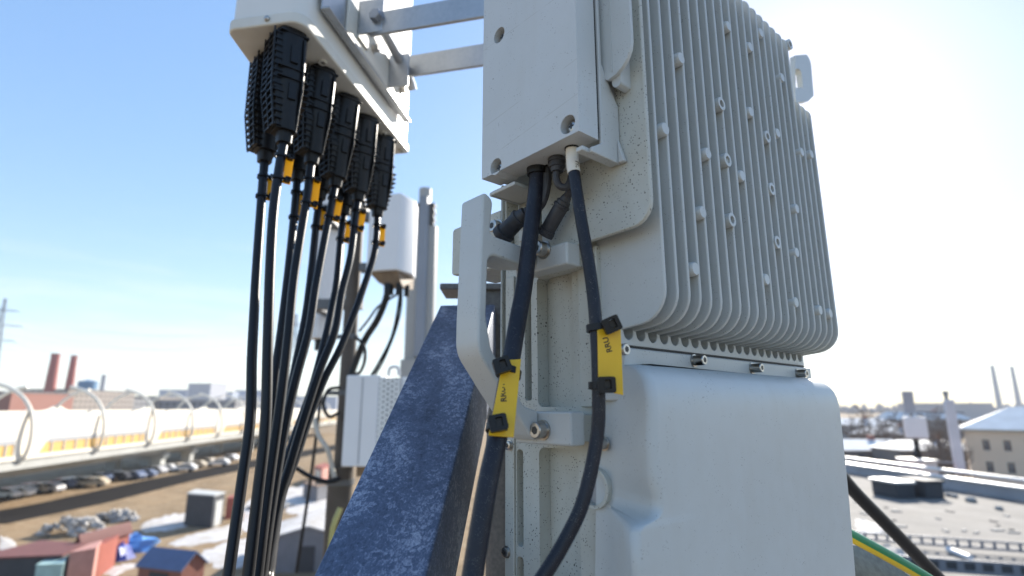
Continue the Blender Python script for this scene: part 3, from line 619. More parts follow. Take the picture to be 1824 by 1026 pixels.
# mast with white panel
YM = (onz(1622, 842, RZ)).y + .3
def at(px, py): return P(px, py, YM)
b0 = at(1640, 842); mt = thing('antenna_mast', 'dark mast carrying a white cabinet and a grey panel on the roof edge', 'mast', (b0.x, YM, RZ+.45))
def W2L(t): return WM[t.name].inverted()
def mbw(t): return (lambda m, n, mm, **kw: m.build(n, mm, t, local='world', **kw))
k = MB(); k.cyl((b0.x, YM+.06, RZ+.46), (b0.x+.02, YM+.06, at(1612,698).z), .06, n=10); mbw(mt)(k, 'pole', TRAY)
a = at(1604, 697); b = at(1628, 737); k = MB(); k.box((a.x, YM-.12, b.z), (b.x, YM-.02, a.z)); mbw(mt)(k, 'panel_antenna', cmat('mast_panel', (.40,.41,.44)), bevel=.02)
a = at(1600, 742); b = at(1647, 780); k = MB(); M_ = Matrix.Translation(((a.x+b.x)/2, YM-.25, (a.z+b.z)/2)) @ Matrix.Rotation(R(-28), 4, 'Z'); k.box((-.36,-.14,-.36),(.30,.14,.36), M_); mbw(mt)(k, 'cabinet', WHITE, bevel=.03)
k = MB(); 
for i in range(4): k.tube([at(1622+i*3,779)+Vector((0,-.1,0)), at(1626+(i%2)*6,795)+Vector((0,-.12,0)), at(1624+i*4,810)+Vector((0,-.1,0)), at(1634+i,836)+Vector((0,-.05,0))], .028, 6); 
mbw(mt)(k, 'feeder_cable', PLAST)
b1 = at(1712, 850); m2 = thing('panel_antenna', 'tall slim white and grey antenna pole right of the white cabinet mast', 'antenna', (b1.x, YM, RZ))
k = MB(); k.cyl((b1.x+.02, YM+.1, RZ+.01), (b1.x+.02, YM+.1, at(1700,703).z), .06, n=10); mbw(m2)(k, 'pole', TRAY)
k = MB(); k.box((b1.x-.20, YM-.12, at(1712,846).z), (b1.x+.14, YM+.02, at(1712,712).z)); mbw(m2)(k, 'radome', cmat('radome_white', (.62,.65,.70)), bevel=.04)
k = MB(); k.cyl((b1.x+.02, YM+.1, at(1700,703).z), (b1.x+.02, YM+.1, at(1700,697).z), .09, n=10); mbw(m2)(k, 'cap', TRAY)
k = MB(); k.cyl(at(1630,733), at(1716,735), .035, n=8); tag(k.build('crossbar', TRAY), 'upper steel bar joining the cabinet mast and slim antenna pole', 'bar')
k = MB(); k.cyl(at(1645,822), at(1722,826), .03, n=8); tag(k.build('crossbar', TRAY), 'lower steel bar joining the mast foot and slim antenna pole', 'bar')

# ================================================================== THE RADIO UNIT
RU = thing('radio_unit', 'large pale grey finned radio unit filling the foreground', 'radio unit', (O3.x, O3.y, 0), R(90)-AZ)
PITCH = .01429; NF = 22; ZTOP = .39
m = MB(); m.box((.012,.055,-.32),(.300,.165,.385)); m.box((.10,.1652,-.32),(.298,.27,.38)); m.build('housing_with_shade_block', PAINT_DIRTY, RU, bevel=.004)  # second box: unseen rear bulk added to keep the sun off the brace
# side plate with pockets
holes = [rrect(.082,.000,.121,.104,.005), rrect(.080,-.128,.1205,-.030,.006), rrect(.1385,-.105,.146,-.033,.003), rrect(.1385,-.30,.146,-.112,.003), rrect(.080,-.30,.1205,-.136,.006), rrect(.128,.005,.136,.104,.002)]
m = MB(); m.prism(rpoly([(.052,-.32),(.160,-.32),(.160,.125,.004),(.125,.135,.004),(.10,.16,.01),(.052,.16)]), mpA, 0, .0118, holes); m.build('side_plate', PAINT_DIRTY, RU, bevel=.0012)
m = MB(); m.box((-.003,.058,.000),(-.0002,.074,.110)); m.box((-.006,.0525,-.32),(-.0002,.0575,.115)); m.box((-.002,.1475,-.31),(-.0002,.1585,.11))
m.build('side_rib', PAINT_DIRTY, RU, bevel=.0012)
m = MB(); m.box((.0122,.0815,-.1345),(.0145,.119,-.1325)); m.build('gasket', SEAL, RU)
# heat sink
m = MB()
for i in range(NF):
    a = i*PITCH; zt = ZTOP if i <= 18 else .322
    lp = rpoly([(0, zt, .012), (0, .0560, .022), (.0370, .0518, .004), (.0560, .0518), (.0560, zt)], 6)
    m.prism(lp, lambda y, z, d: (d - (.0009 if d > a0+.0001 else -.0009)*(1-min(1, y/.05)), y, z) if False else (d, y, z), a-.00145, a+.00145)
hs = m.build('heat_sink', PAINT, RU, bevel=.0011, seg=2)
m = MB(); lp = [(-.0017,.0415)]+[(a_, .0415) for a_ in ((NF-1)*PITCH+.0017,)]+[((NF-1)*PITCH+.0017, .0535)]
for i in reversed(range(NF-1)):
    c = (i+.5)*PITCH; r = PITCH/2-.0018
    lp += [(c+r, .0535)] + [(c+r*math.cos(th), .0508-r*.95*math.sin(th)) for th in [math.pi*j/8 for j in range(9)]] + [(c-r, .0535)]
lp += [(-.0017,.0535)]
m.prism(lp, mpY, .0365, .0550); m.build('fin_rim', PAINT, hs, bevel=.0008)
m = MB(); m.box((-.0008,.0362,.0396),(.3012,.055,.0413)); m.build('gasket', SEAL, hs)
bp = [(1216,102),(1188,228),(1255,377),(1242,478),(1264,272),(1300,45),(1325,312),(1339,82),(1340,198),(1358,57),(1369,497),(1388,236),(1396,137),(1422,371),(1422,449),(1421,538),(1431,270),(1448,274),(1464,552),(1482,558)]
hp = [(1287,184),(1298,284),(1306,391),(1369,243),(1377,336),(1387,431),(1409,78)]
for px, py in bp:
    q = lb(px, py, -.002); m = MB(); m.lathe((q.x, .026, q.z), (0,-1,0), [(0,.0053),(.0256,.0050),(.0270,.0043)], 18); m.build('boss', PAINT, hs)
for px, py in hp:
    q = lb(px, py, -.002); m = MB(); m.cm = 0
    m.prism(circ(q.x, q.z, .0058, 18), mpY, -.0015, .024, [circ(q.x, q.z, .0031, 14)]); m.cm = 1; m.cyl((q.x,.012,q.z),(q.x,.0125,q.z),.0031,n=14); m.build('screw_boss', [PAINT, HOLE], hs, bevel=.0005)
# lifting eye at the far top corner
m = MB(); es = [lb(x, y, .075) for x, y in ((1413,100),(1440,98),(1446,172),(1436,182),(1413,184))]
m.prism(rpoly([(es[0].x,es[0].z,.004),(es[1].x,es[1].z,.012),(es[2].x,es[2].z,.008),(es[3].x,es[3].z,.006),(es[4].x,es[4].z,.004)]), mpY, .072, .080, [rpoly([(lb(1413,124,.075).x,lb(1413,124,.075).z,.002),(lb(1423,124,.075).x,lb(1423,124,.075).z,.006),(lb(1427,158,.075).x,lb(1427,158,.075).z,.006),(lb(1414,158,.075).x,lb(1414,158,.075).z,.002)])])
m.build('lifting_eye', PAINT, RU, bevel=.001)
# plates on the near side
m = MB(); m.prism(rpoly([(-.003,.45),(-.003,.1165,.016),(.050,.1150),(.098,.1150,.006),(.098,.165,.006),(.12,.19,.004),(.12,.45)]), mpA, -.0163, -.0123); m.prism(rpoly([(.018,.45),(.018,.13,.01),(.094,.13,.01),(.094,.45)]), mpA, -.0122, .012); m.build('side_panel', PAINT_DIRTY, RU, bevel=.001)
m = MB(); m.prism(rpoly([(-.0045,.46),(-.0045,.2205,.020),(.0170,.2205,.003),(.0300,.234,.003),(.0300,.46)]), mpA, -.0305, -.0275); m.box((-.0311,.0115,.225),(-.0305,.0125,.46)); m.prism(rpoly([(.0075,.46),(.0075,.216,.004),(.0150,.205,.004),(.0150,.46)]), mpA, -.0274, -.0164); m.build('side_lobe', PAINT, RU, bevel=.001)
# cable compartment: base and lid
m = MB(); m.box((-.0365,.0215,.1760),(-.0164,.1215,.46)); base = m.build('compartment', PAINT, RU, bevel=.001)
m = MB(); m.prism(rpoly([(-.0365,.46),(-.0365,.1720),(-.0470,.1660),(-.0470,.1625),(-.0168,.1625),(-.0168,.206,.003),(-.0230,.215,.003),(-.0335,.2325,.006),(-.0345,.46)]), mpY, .0185, .0212); m.box((-.0530,.0214,.1630),(-.0168,.0275,.1665)); m.prism([(.0130,.1625),(.0184,.1625),(.0184,.180)], mpA, -.0205, -.0168); m.build('shelf', PAINT, base, bevel=.0009)
m = MB(); m.prism(rpoly([(-.0365,.172),(-.0480,.166),(-.0480,.163),(-.0168,.163),(-.0168,.176)]), mpY, .1220, .1245); m.box((-.0480,.094,.1634),(-.0168,.1218,.1666)); m.build('shelf', PAINT, base, bevel=.0009)
m = MB(); m.box((-.0382,.0208,.1762),(-.0367,.1218,.46)); m.build('gasket', SEAL, base)
scr = [la(1012, 222, -.057), la(884, 297, -.057), la(890, 63, -.057)]
m = MB(); m.prism(rpoly([(.0200,.46),(.0200,.1742),(.1220,.1742),(.1220,.46)]), mpA, -.0575, -.0384, [circ(s.y, s.z, .0066, 22) for s in scr]); lid = m.build('lid', LIDP, RU, bevel=.0014, seg=3)
lid.data.materials.append(ALU)
for s in scr:
    m = MB(); m.cyl((-.0385,s.y,s.z),(-.0388,s.y,s.z),.0066,n=22); m.build('screw_seat', PAINT, lid)
    m = MB(); m.cm = 0; m.lathe((-.0389,s.y,s.z), (-1,0,0), [(0,.0052),(.0125,.0052),(.0146,.0038),(.0152,.0028)], 18)
    m.cm = 1; m.box((-.0545,s.y-.0022,s.z-.0005),(-.05405,s.y+.0022,s.z+.0005)); m.box((-.0545,s.y-.0005,s.z+.0006),(-.05405,s.y+.0005,s.z+.0022)); m.box((-.0545,s.y-.0005,s.z-.0022),(-.05405,s.y+.0005,s.z-.0006)); m.build('screw', [STEEL, HOLE], lid)
# flange and screws above the lower cover
m = MB(); m.box((-.0065,.031,.004),(.303,.0548,.0392)); m.build('flange', PAINT, RU, bevel=.0015)
def bolt(par, p, d, r, h, name='bolt'):
    d = Vector(d).normalized(); p = Vector(p); m = MB(); m.cm = 0
    m.lathe(p, d, [(0,r*1.25),(r*.18,r*1.25),(r*.2,r),(h*.93,r),(h,r*.88)], 20)
    m.cm = 1; x = d.orthogonal().normalized(); y = d.cross(x); q = p+d*(h+.00015)
    vs = [q + (x*math.cos(k*math.pi/3)+y*math.sin(k*math.pi/3))*r*.52 for k in range(6)]; m.add(vs+[v-d*.0004 for v in vs], [tuple(range(6)), tuple(reversed(range(6,12)))]+[(i,(i+1)%6,6+(i+1)%6,6+i) for i in range(6)])
    return m.build(name, [STEEL, HOLE], par)
for px, py in ((1117,622),(1256,641),(1358,655),(1438,665)):
    q = lb(px, py, .0215); bolt(RU, (q.x,.0308,q.z), (0,-1,0), .0039, .0092)
# lower cover: lofted shell
lv = [(.0280,.0305,-.0085,.262,.05),(.0277,.0262,-.0105,.266,.05),(.0268,.0200,-.0128,.272,.05),(.0250,.0140,-.0150,.2765,.05),(.0224,.0092,-.0168,.2798,.05),(.0188,.0054,-.0183,.2825,.05),(.0143,.0027,-.0195,.2842,.05),(.0088,.001,-.0206,.2854,.05),(.003,.0003,-.0213,.2858,.05),(-.004,0,-.0218,.286,.05),(-.022,0,-.0236,.2852,.05),(-.038,0,-.0240,.2842,.05),(-.045,0,-.0232,.284,.05),(-.0505,0,-.0212,.2838,.05),(-.0555,0,-.0205,.2835,.05),(-.0590,0,-.0220,.2832,.05),(-.0618,0,-.0262,.283,.05),(-.0632,0,-.0335,.2828,.05),(-.0645,0,-.0405,.2826,.05),(-.0672,0,-.0432,.2824,.05),(-.085,0,-.0430,.2810,.05),(-.14,0,-.0435,.2745,.05),(-.30,0,-.0445,.255,.05)]
m = MB(); n = None; vs = []
for (z, yf, al, ar, yb) in lv:
    r = .0055 if z > -.06 else .0048; abk = min(-.0015, -.002+(z-.01)*.07)
    if z > .0185: abk = max(abk, al+.004)
    sec = [(abk-.0015, .0575), (abk, .046)] + [p for p in rpoly([(al+.004, .028), (al, yf, r), (.030, yf), (.235, yf), (ar, yf, .012), (ar+.004, .04)], 9)][1:-1] + [(ar+.003,.036),(ar+.003,.0575)]
    if n is None: n = len(sec)
    assert len(sec) == n; vs += [(a, y, z) for a, y in sec]
fs = [(i*n+j, i*n+(j+1), (i+1)*n+j+1, (i+1)*n+j) for i in range(len(lv)-1) for j in range(n-1)] + [tuple(range(n))]
m.add(vs, fs); cv = m.build('lower_cover', PAINT, RU, smooth=66)
m = MB(); m.prism(rrect(-.0385,-.115,-.0255,-.088,.002), lambda a, z, y: (-.0180, y, z), 0, .001) if False else None
# round boss beside the cover, screws on the side plate
q = la(1063, 868, -.006); m = MB(); m.prism(circ(q.y, q.z, .0135, 26), mpA, -.0105, -.0003, [circ(q.y, q.z, .0108, 26)]); m.build('port_ring', PAINT_DIRTY, RU, bevel=.001)
m = MB(); m.cyl((-.0002,q.y,q.z),(-.0060,q.y,q.z),.0106,n=26); m.build('port_plug', mat('port_plug', (.38,.37,.37), .6), RU)
q = la(1080, 790, -.004); bolt(RU, (-.0062, q.y, q.z), (-1,0,0), .0038, .006)
for px, py in ((908,793),(903,983)):
    q = la(px, py, -.002); bolt(RU, (-.0021, q.y, q.z), (-1,0,0), .0035, .003)
# handle with its two arms and feet
m = MB(); hl = rpoly([(-.0805,.1500,.003),(-.0708,.1440,.006),(-.0738,.118,.004),(-.044,.1155),(-.0285,.1155,.002),(-.0285,.1040,.002),(-.046,.1010),(-.0748,.1040,.006),(-.0762,.060,.02),(-.0715,.038,.012),(-.0420,.0005,.010),(-.0285,-.0030,.003),(-.0285,-.0255,.003),(-.0370,-.0190,.012),(-.0640,.0125,.016),(-.0832,.036,.022),(-.0832,.060,.02)], 5)
m.prism(hl, mpY, .0905, .1165); hd = m.build('handle', PAINT, RU, bevel=.0035, seg=3)
for z0, z1 in ((.0985,.1155),(-.0255,-.0030)):
    m = MB(); m.box((-.0284,.0600,z0),(-.0142,.1162,z1)); m.build('foot', PAINT, hd, bevel=.0018)
    m = MB(); m.box((-.0141,.0640,z0+.002),(-.0004,.112,z1-.002)); m.build('spacer', PAINT_DIRTY, hd, bevel=.001)
for px, py in ((970,445),(968,766)):
    q = la(px, py, -.0284); bolt(hd, (-.0285,q.y,q.z), (-1,0,0), .0056, .0085)
# rear mounting bracket and its plates
m = MB(); m.prism(rpoly([(.168,.122),(.244,.128,.004),(.244,.176,.004),(.168,.176)]), mpA, 0, .055); m.box((.0,.1655,.02),(.06,.1680,.2)); br = m.build('mount_bracket', PAINT_DIRTY, RU, bevel=.0025)
m = MB(); m.box((-.030,.1245,.1440),(-.0165,.1262,.1660)); m.box((-.016,.100,.132),(.0,.1255,.172)); m.build('side_tab', PAINT_DIRTY, RU, bevel=.001)
# ================================================================== CABLES AND TAGS AT THE UNIT
gl = loc3(P(958,303,.378))
cb = thing('power_cable', 'thick black cable leaving the grey unit, left of two', 'cable', wld(gl.x, gl.y, .17))
TC = [(957,305,.380),(954,345,.3785),(950,377,.377),(940,459,.370),(933,514,.365),(924,562,.359),(912,631,.350),(899,706,.340),(886,781,.331),(870,855,.323),(856,937,.316),(843,1019,.310),(834,1080,.304),(826,1180,.30)]
TCW = [P(*c) for c in TC]; TCW = [TCW[0]+Vector((.0005,.0,.012))]+TCW
m = MB(); m.tube(TCW, .00590, 20, smooth=6); m.build('sheath', RUBBER, cb, local='world')
m = MB(); g0 = TCW[1]; m.cyl(g0+Vector((0,0,.0035)), g0+Vector((0,0,-.003)), .0082, .0076, 20); m.build('gland', PLAST, cb, local='world')
cb2 = thing('signal_cable', 'thinner black cable with a white sleeve at its top, right of two', 'cable', P(1020,275,.345))
SC = [(1019,268,.3465),(1020,290,.346),(1022.6,308,.345),(1033,377,.342),(1047,459,.339),(1055,514,.337),(1060,562,.335),(1065,644,.333),(1066.5,727,.332),(1065,765,.332),(1060,800,.331),(1049,855,.329),(1033,909,.327),(1006,964,.325),(973,1019,.322),(930,1080,.32),(880,1150,.318)]
SCW = [P(*c) for c in SC]
m = MB(); m.tube([SCW[0]+Vector((0,0,.008))]+SCW, .00405, 20, smooth=6); m.build('sheath', RUBBER, cb2, local='world')
m = MB(); m.tube([SCW[0]+Vector((0,0,.003)), SCW[1], SCW[2]], .00445, 20, smooth=4); slv = m.build('sleeve', SLEEVE, cb2, local='world')
m = MB(); m.cyl(SCW[0]+Vector((0,0,.0040)), SCW[0]+Vector((0,0,.0008)), .0052, n=18); m.build('gland', PLAST, cb2, local='world')
def quad_frame(q):
    o = (q[0]+q[3])/2; x = (q[1]-q[0]).normalized(); y = (q[0]-q[3]); y = (y-x*y.dot(x)).normalized(); return x, y, x.cross(y)
sx = (SCW[2]-SCW[0]).normalized(); view = -SCW[1].normalized(); sr = sx.cross(view).normalized()
if sr.x < 0: sr = -sr
nrm = (view*.80 + sr*.6).normalized(); yy = sx; xx = yy.cross(nrm)
Mx = Matrix((( -yy.x, nrm.cross(-yy).x, nrm.x, 0), (-yy.y, nrm.cross(-yy).y, nrm.y, 0), (-yy.z, nrm.cross(-yy).z, nrm.z, 0), (0,0,0,1)))
Mx = Matrix.Translation(SCW[0].lerp(SCW[2], .96)+nrm*.00450) @ Mx
text_mesh('RRU', .0042, Mx, INK, slv)
def tie(par, cpt, cdir, cr, headp, fwd, rt, hs_=.0052, wide=.0042):
    """a strap ring round the cable and a head with its slot"""
    cdir = cdir.normalized(); m = MB()
    loop = []; ax = (headp-cpt); ax -= cdir*ax.dot(cdir); dist = ax.length; ax.normalize(); ay = cdir.cross(ax)
    for i in range(25):
        th = 2*math.pi*i/24; loop.append(cpt + ax*math.cos(th)*(cr+.0009+(max(0, math.cos(th))*max(0, dist-cr-.001))*.3) + ay*math.sin(th)*(cr+.0009))
    vs = []
    for i, p in enumerate(loop[:-1]):
        o = (p-cpt).normalized(); vs += [p-cdir*wide/2, p+cdir*wide/2, p+o*.0012+cdir*wide/2, p+o*.0012-cdir*wide/2]
    n = 24; fs = []
    for i in range(n):
        j = (i+1)%n
        for k in range(4): fs.append((i*4+k, i*4+(k+1)%4, j*4+(k+1)%4, j*4+k))
    m.add(vs, fs); st = m.build('cable_tie', PLAST, par, local='world')
    m = MB(); m.cm = 0; up = fwd.cross(rt).normalized()
    lp = rrect(-hs_, -hs_*.9, hs_, hs_*.9, .0014); hole = rrect(-hs_*.22, -hs_*.45, hs_*.5, hs_*.55, .0006)
    m.prism(lp, lambda a, b, d: headp + rt*a + up*b + fwd*d, -.0032, .0042, [hole]); m.cm = 1
    m.prism(rrect(-hs_*.2, -hs_*.42, hs_*.48, hs_*.52, .0005), lambda a, b, d: headp + rt*a + up*b + fwd*d, -.001, .0012)
    m.build('head', [PLAST, HOLE], st, bevel=.0007, local='world'); return st
def cable_tag(label, pxq, Y, txt, tpx, tsz, cable, cr, ties, group=None):
    q = [P(a, b, y) for (a, b), y in zip(pxq, Y)]; x, y, z = quad_frame(q); c = sum(q, Vector())/4
    if z.y > 0: z = -z
    t = thing('cable_tag', label, 'cable tag', c, 0, group); m = MB(); m.hexa([p-z*.0005 for p in q], [p+z*.0005 for p in q]); m.build('plate', YEL, t, local='world', bevel=.0002)
    if txt:
        o = P(*tpx); o = o - z*((o-c).dot(z)) + z*.00062; Mx = Matrix(((y.x, -x.x, z.x, 0), (y.y, -x.y, z.y, 0), (y.z, -x.z, z.z, 0), (0,0,0,1)))
        text_mesh(txt, tsz, Matrix.Translation(o) @ Mx, INK, t)
    for (hx, hy, rot) in ties:
        rr_ = ray(hx, hy); hp_ = rr_*(c.dot(z)/rr_.dot(z)) + z*.0022; j = min(range(len(cable)-1), key=lambda i: ((cable[i]+cable[i+1])/2-hp_).length); a, b = cable[j], cable[j+1]
        d = (b-a).normalized(); cp = a + d*((hp_-a).dot(d)); fw = (-hp_.normalized()).lerp(z, .4).normalized(); rt = (x*math.cos(rot)+y*math.sin(rot)); rt = (rt-fw*rt.dot(fw)).normalized()
        tie(t, cp, d, cr, hp_+fw*.002, fw, rt)
    return t
cable_tag('yellow tag lettered RRU1 tied to the thick black cable', [(896,642),(928,640),(915,779),(870,776)], [.340,.342,.326,.322], 'RRU1', (897,719,.333), .0051, spline(TCW, 6), .0059, [(893,655,.25),(886,757,.1)])
cable_tag('yellow tag lettered RRU tied to the thinner black cable', [(1064,588),(1105,577),(1110,704),(1066,694)], [.327,.329,.3285,.3265], 'RRU', (1086,628,.328), .0050, spline(SCW, 6), .00405, [(1086,580,.15),(1077,686,-.25)])
# rubber boots and thin pigtails behind the cables
def wp(px, py, Y): return P(px, py, Y)
bt = thing('rubber_boot', 'grey rubber boot under the lid with a thin cable looping up', 'cable boot', wp(993,286,.362))
m = MB(); m.lathe(wp(992,283,.362)+Vector((0,0,.006)), (0,0,-1), [(0,.0056),(.006,.0058),(.0065,.0066),(.0085,.0066),(.009,.0056),(.0125,.0058),(.013,.0048),(.016,.0044)], 18); m.build('collar', BOOT, bt, local='world')
m = MB(); m.tube([wp(992,298,.362), wp(991,318,.362), wp(997,331,.362), wp(1008,333,.361), wp(1016,322,.362), wp(1018,300,.366), wp(1016,285,.37)], .0026, 10); m.build('pigtail', BOOT, bt, local='world')
b2 = thing('rubber_connector', 'slanted dark rubber connector between the two cables', 'connector', wp(985,405,.385))
p0, p1 = wp(1010,350,.372), wp(970,419,.388); d = p1-p0; L = d.length
m = MB(); m.lathe(p0, d, [(0,.0035),(L*.10,.0042),(L*.12,.0052),(L*.2,.0052),(L*.21,.0064),(L*.26,.0064),(L*.27,.0056),(L*.84,.0056),(L*.85,.0063),(L*.9,.0063),(L*.91,.0066),(L,.0066)], 18); m.build('boot', BOOT, b2, local='world')
m = MB(); m.tube([p0, wp(1016,338,.369), wp(1021,322,.367), wp(1022,290,.366), wp(1021,275,.366)], .0030, 10); m.build('pigtail', BOOT, b2, local='world')
b3 = thing('rubber_connector', 'dark rubber connector poking out left of the thick cable', 'connector', wp(910,410,.40))
p0, p1 = wp(936,378,.385), wp(893,421,.402); d = p1-p0; L = d.length
m = MB(); m.lathe(p0, d, [(0,.0045),(L*.2,.006),(L*.22,.0075),(L*.3,.0075),(L*.31,.0066),(L*.8,.0070),(L*.82,.0085),(L,.0085)], 18); m.build('boot', BOOT, b3, local='world')
m = MB(); m.tube([p0, wp(955,372,.382), wp(967,356,.379), wp(974,325,.378), wp(974,300,.378)], .0036, 10); m.build('pigtail', BOOT, b3, local='world')
q = la(888, 405, .0); bolt(RU, (-.0002, q.y, q.z), (-1,0,0), .0058, .008)
# ================================================================== STEEL BRACE AND SUPPORT POLES
m_ = bpy.data.materials.new('spangled_zinc'); m_.use_nodes = True; t_ = m_.node_tree; b_ = t_.nodes['Principled BSDF']; L_ = t_.links.new
tc = t_.nodes.new('ShaderNodeTexCoord'); v1 = t_.nodes.new('ShaderNodeTexNoise'); v1.inputs['Scale'].default_value = 26; v1.inputs['Detail'].default_value = 5
mpg = t_.nodes.new('ShaderNodeMapping'); mpg.inputs['Scale'].default_value = (1, .5, .5); L_(tc.outputs['Object'], mpg.inputs[0]); L_(mpg.outputs[0], v1.inputs['Vector'])
v2 = t_.nodes.new('ShaderNodeTexNoise'); v2.inputs['Scale'].default_value = 620; v2.inputs['Detail'].default_value = 5; v2.inputs['Roughness'].default_value = .62; mp2 = t_.nodes.new('ShaderNodeMapping'); mp2.inputs['Rotation'].default_value = (R(-35), 0, 0); mp2.inputs['Scale'].default_value = (1, .45, 1); L_(tc.outputs['Object'], mp2.inputs[0]); L_(mp2.outputs[0], v2.inputs['Vector'])
v3 = t_.nodes.new('ShaderNodeTexVoronoi'); v3.inputs['Scale'].default_value = 260; L_(tc.outputs['Object'], v3.inputs['Vector'])
def mth(op, a, b):
    n = t_.nodes.new('ShaderNodeMath'); n.operation = op
    for i, x in enumerate((a, b)):
        if isinstance(x, (int, float)): n.inputs[i].default_value = x
        else: L_(x, n.inputs[i])
    return n.outputs[0]
sep = t_.nodes.new('ShaderNodeSeparateColor'); L_(v3.outputs['Color'], sep.inputs[0])
f = mth('ADD', mth('ADD', mth('MULTIPLY', v1.outputs[0], .85), mth('MULTIPLY', v2.outputs[0], .9)), mth('MULTIPLY', sep.outputs[0], .22))
cr = t_.nodes.new('ShaderNodeValToRGB'); mr = t_.nodes.new('ShaderNodeMapRange'); mr.inputs[1].default_value = .62; mr.inputs[2].default_value = 1.40; L_(f, mr.inputs[0]); L_(mr.outputs[0], cr.inputs[0])
cr.color_ramp.elements[0].color = (.045, .058, .09, 1); cr.color_ramp.elements[1].color = (.46, .50, .60, 1); e = cr.color_ramp.elements.new(.52); e.color = (.115, .145, .22, 1)
L_(cr.outputs[0], b_.inputs['Base Color']); b_.inputs['Metallic'].default_value = .35; b_.inputs['Roughness'].default_value = .5
bpn = t_.nodes.new('ShaderNodeBump'); bpn.inputs['Strength'].default_value = .35; bpn.inputs['Distance'].default_value = .0008; L_(v2.outputs[0], bpn.inputs['Height']); L_(bpn.outputs[0], b_.inputs['Normal'])
ZINC = m_
DZ = mat('dark_zinc', (.12, .125, .13), .55, .4, noise=[(12, (.08, .085, .09), .8), (220, (.2, .2, .21), .5)], bump=(300, .2, .0006))
Db = ray(994, 97).normalized(); P1 = P(562, 1020, .40); hb = Vector((Db.y, -Db.x, 0)).normalized()
# width of the leg: where the right edge is seen
r = ray(761, 1019); nn = hb.cross(Db).normalized(); tt = P1.dot(nn)/r.dot(nn); P2 = r*tt; bw = (P2-P1).dot(hb)
r = ray(785, 544); tt = P1.dot(nn)/r.dot(nn); bl_ = (r*tt-P1).dot(Db)
bs = thing('steel_brace', 'slanting galvanised steel angle brace rising past the handle', 'brace', P1)
s0, s1 = -.45, bl_; dn = -nn if nn.z > 0 else nn; TH_ = .006
m = MB(); c = lambda s, h, n_: P1 + Db*s + hb*h + dn*n_
m.prism(rpoly([(0,0,.001),(bw,0,.002),(bw,.084,.001),(bw-TH_,.084,.001),(bw-TH_,TH_,.004),(0,TH_,.001)], 3), lambda h, n_, s: c(s, h, n_), s0, s1)
m.build('angle', [ZINC], bs, local='world', bevel=.0006)
# end plate: cap and clip
pc = P(830, 520, .80)
m = MB(); m.obox(P(846,519,.78), Vector((1,0,0)), Vector((0,1,0)), Vector((0,0,1)), .047, .035, .0045); m.obox(P(884,590,.775), Vector((1,0,0)), Vector((0,1,0)), Vector((0,0,1)), .016, .022, .066); m.build('end_plate', DZ, bs, local='world', bevel=.002)
pl = thing('support_pole', 'short dark steel pole behind the grey unit beside the thick cable', 'pole', (P(898,900,.78).x, .78, RZ))
m = MB(); m.cyl((0,0,0),(0,0,-RZ+.075),.0245,n=28); m.cyl((0,0,0),(0,0,.012),.09,n=24); m.build('tube', DZ, pl)
pw = wld(.205, .33, 0)
up = thing('support_pole', 'tall galvanised pole hidden behind the grey unit', 'pole', (pw.x, pw.y, RZ)); m = MB(); m.cyl((0,0,0),(0,0,-RZ+1.0),.03,n=28); m.build('tube', GALV, up)
m = MB(); m.cyl((0,0,0),(0,0,.012),.13,n=24); m.build('base_plate', GALV, up)
# ================================================================== ANTENNA WITH JUMPERS
AA = R(10.2); AP = Vector((-.278, .630, .5)); al = Vector((math.sin(AA), math.cos(AA), 0)); an = Vector((math.cos(AA), -math.sin(AA), 0))
# local frame: x = n (towards the radio unit), y = l (away)
ant = thing('panel_antenna', 'large white panel antenna overhead with black jumper cables plugged into its base', 'antenna', AP, -AA)
LN = .395
outl = lambda s: rpoly([(0-s, 0-s+.0, .018), (0-s, LN+s, .006), (-.098, LN+s, .03), (-.145-s*.5, LN*.55, .25), (-.112+s*.4, 0-s, .02)], 6)
outl = lambda s: rpoly([(-s, s, .020), (-s, LN-s, .006), (-.075, LN-s, .03), (-.138+s, LN*.72, .10), (-.142+s, LN*.35, .10), (-.113+s, s, .016)], 6)
m = MB(); m.prism(outl(.003), mpZ, .018, 1.3); m.build('radome', ANT, ant, bevel=.001)
m = MB(); m.prism(outl(.0), mpZ, .0, .0178); cap = m.build('end_cap', ANTD, ant, bevel=.003, seg=3)
for px, py in ((575,110),(683,236),(715,268)):
    q = WM[ant.name].inverted() @ onz(px, py, .5); m = MB(); m.cm = 0; m.prism(circ(q.x, q.y, .0062, 18), mpZ, -.003, .0, [circ(q.x, q.y, .0038, 14)]); m.cm = 1; m.cyl((q.x,q.y,-.001),(q.x,q.y,-.0005),.0038,n=14); m.build('screw_boss', [ANTD, HOLE], cap)
q = WM[ant.name].inverted() @ P(459, 27, .62); m = MB(); m.lathe((q.x, -.0005, .009), (0,-1,0), [(0,.004),(.002,.004),(.0035,.002)], 12); m.build('screw', STEEL, cap)
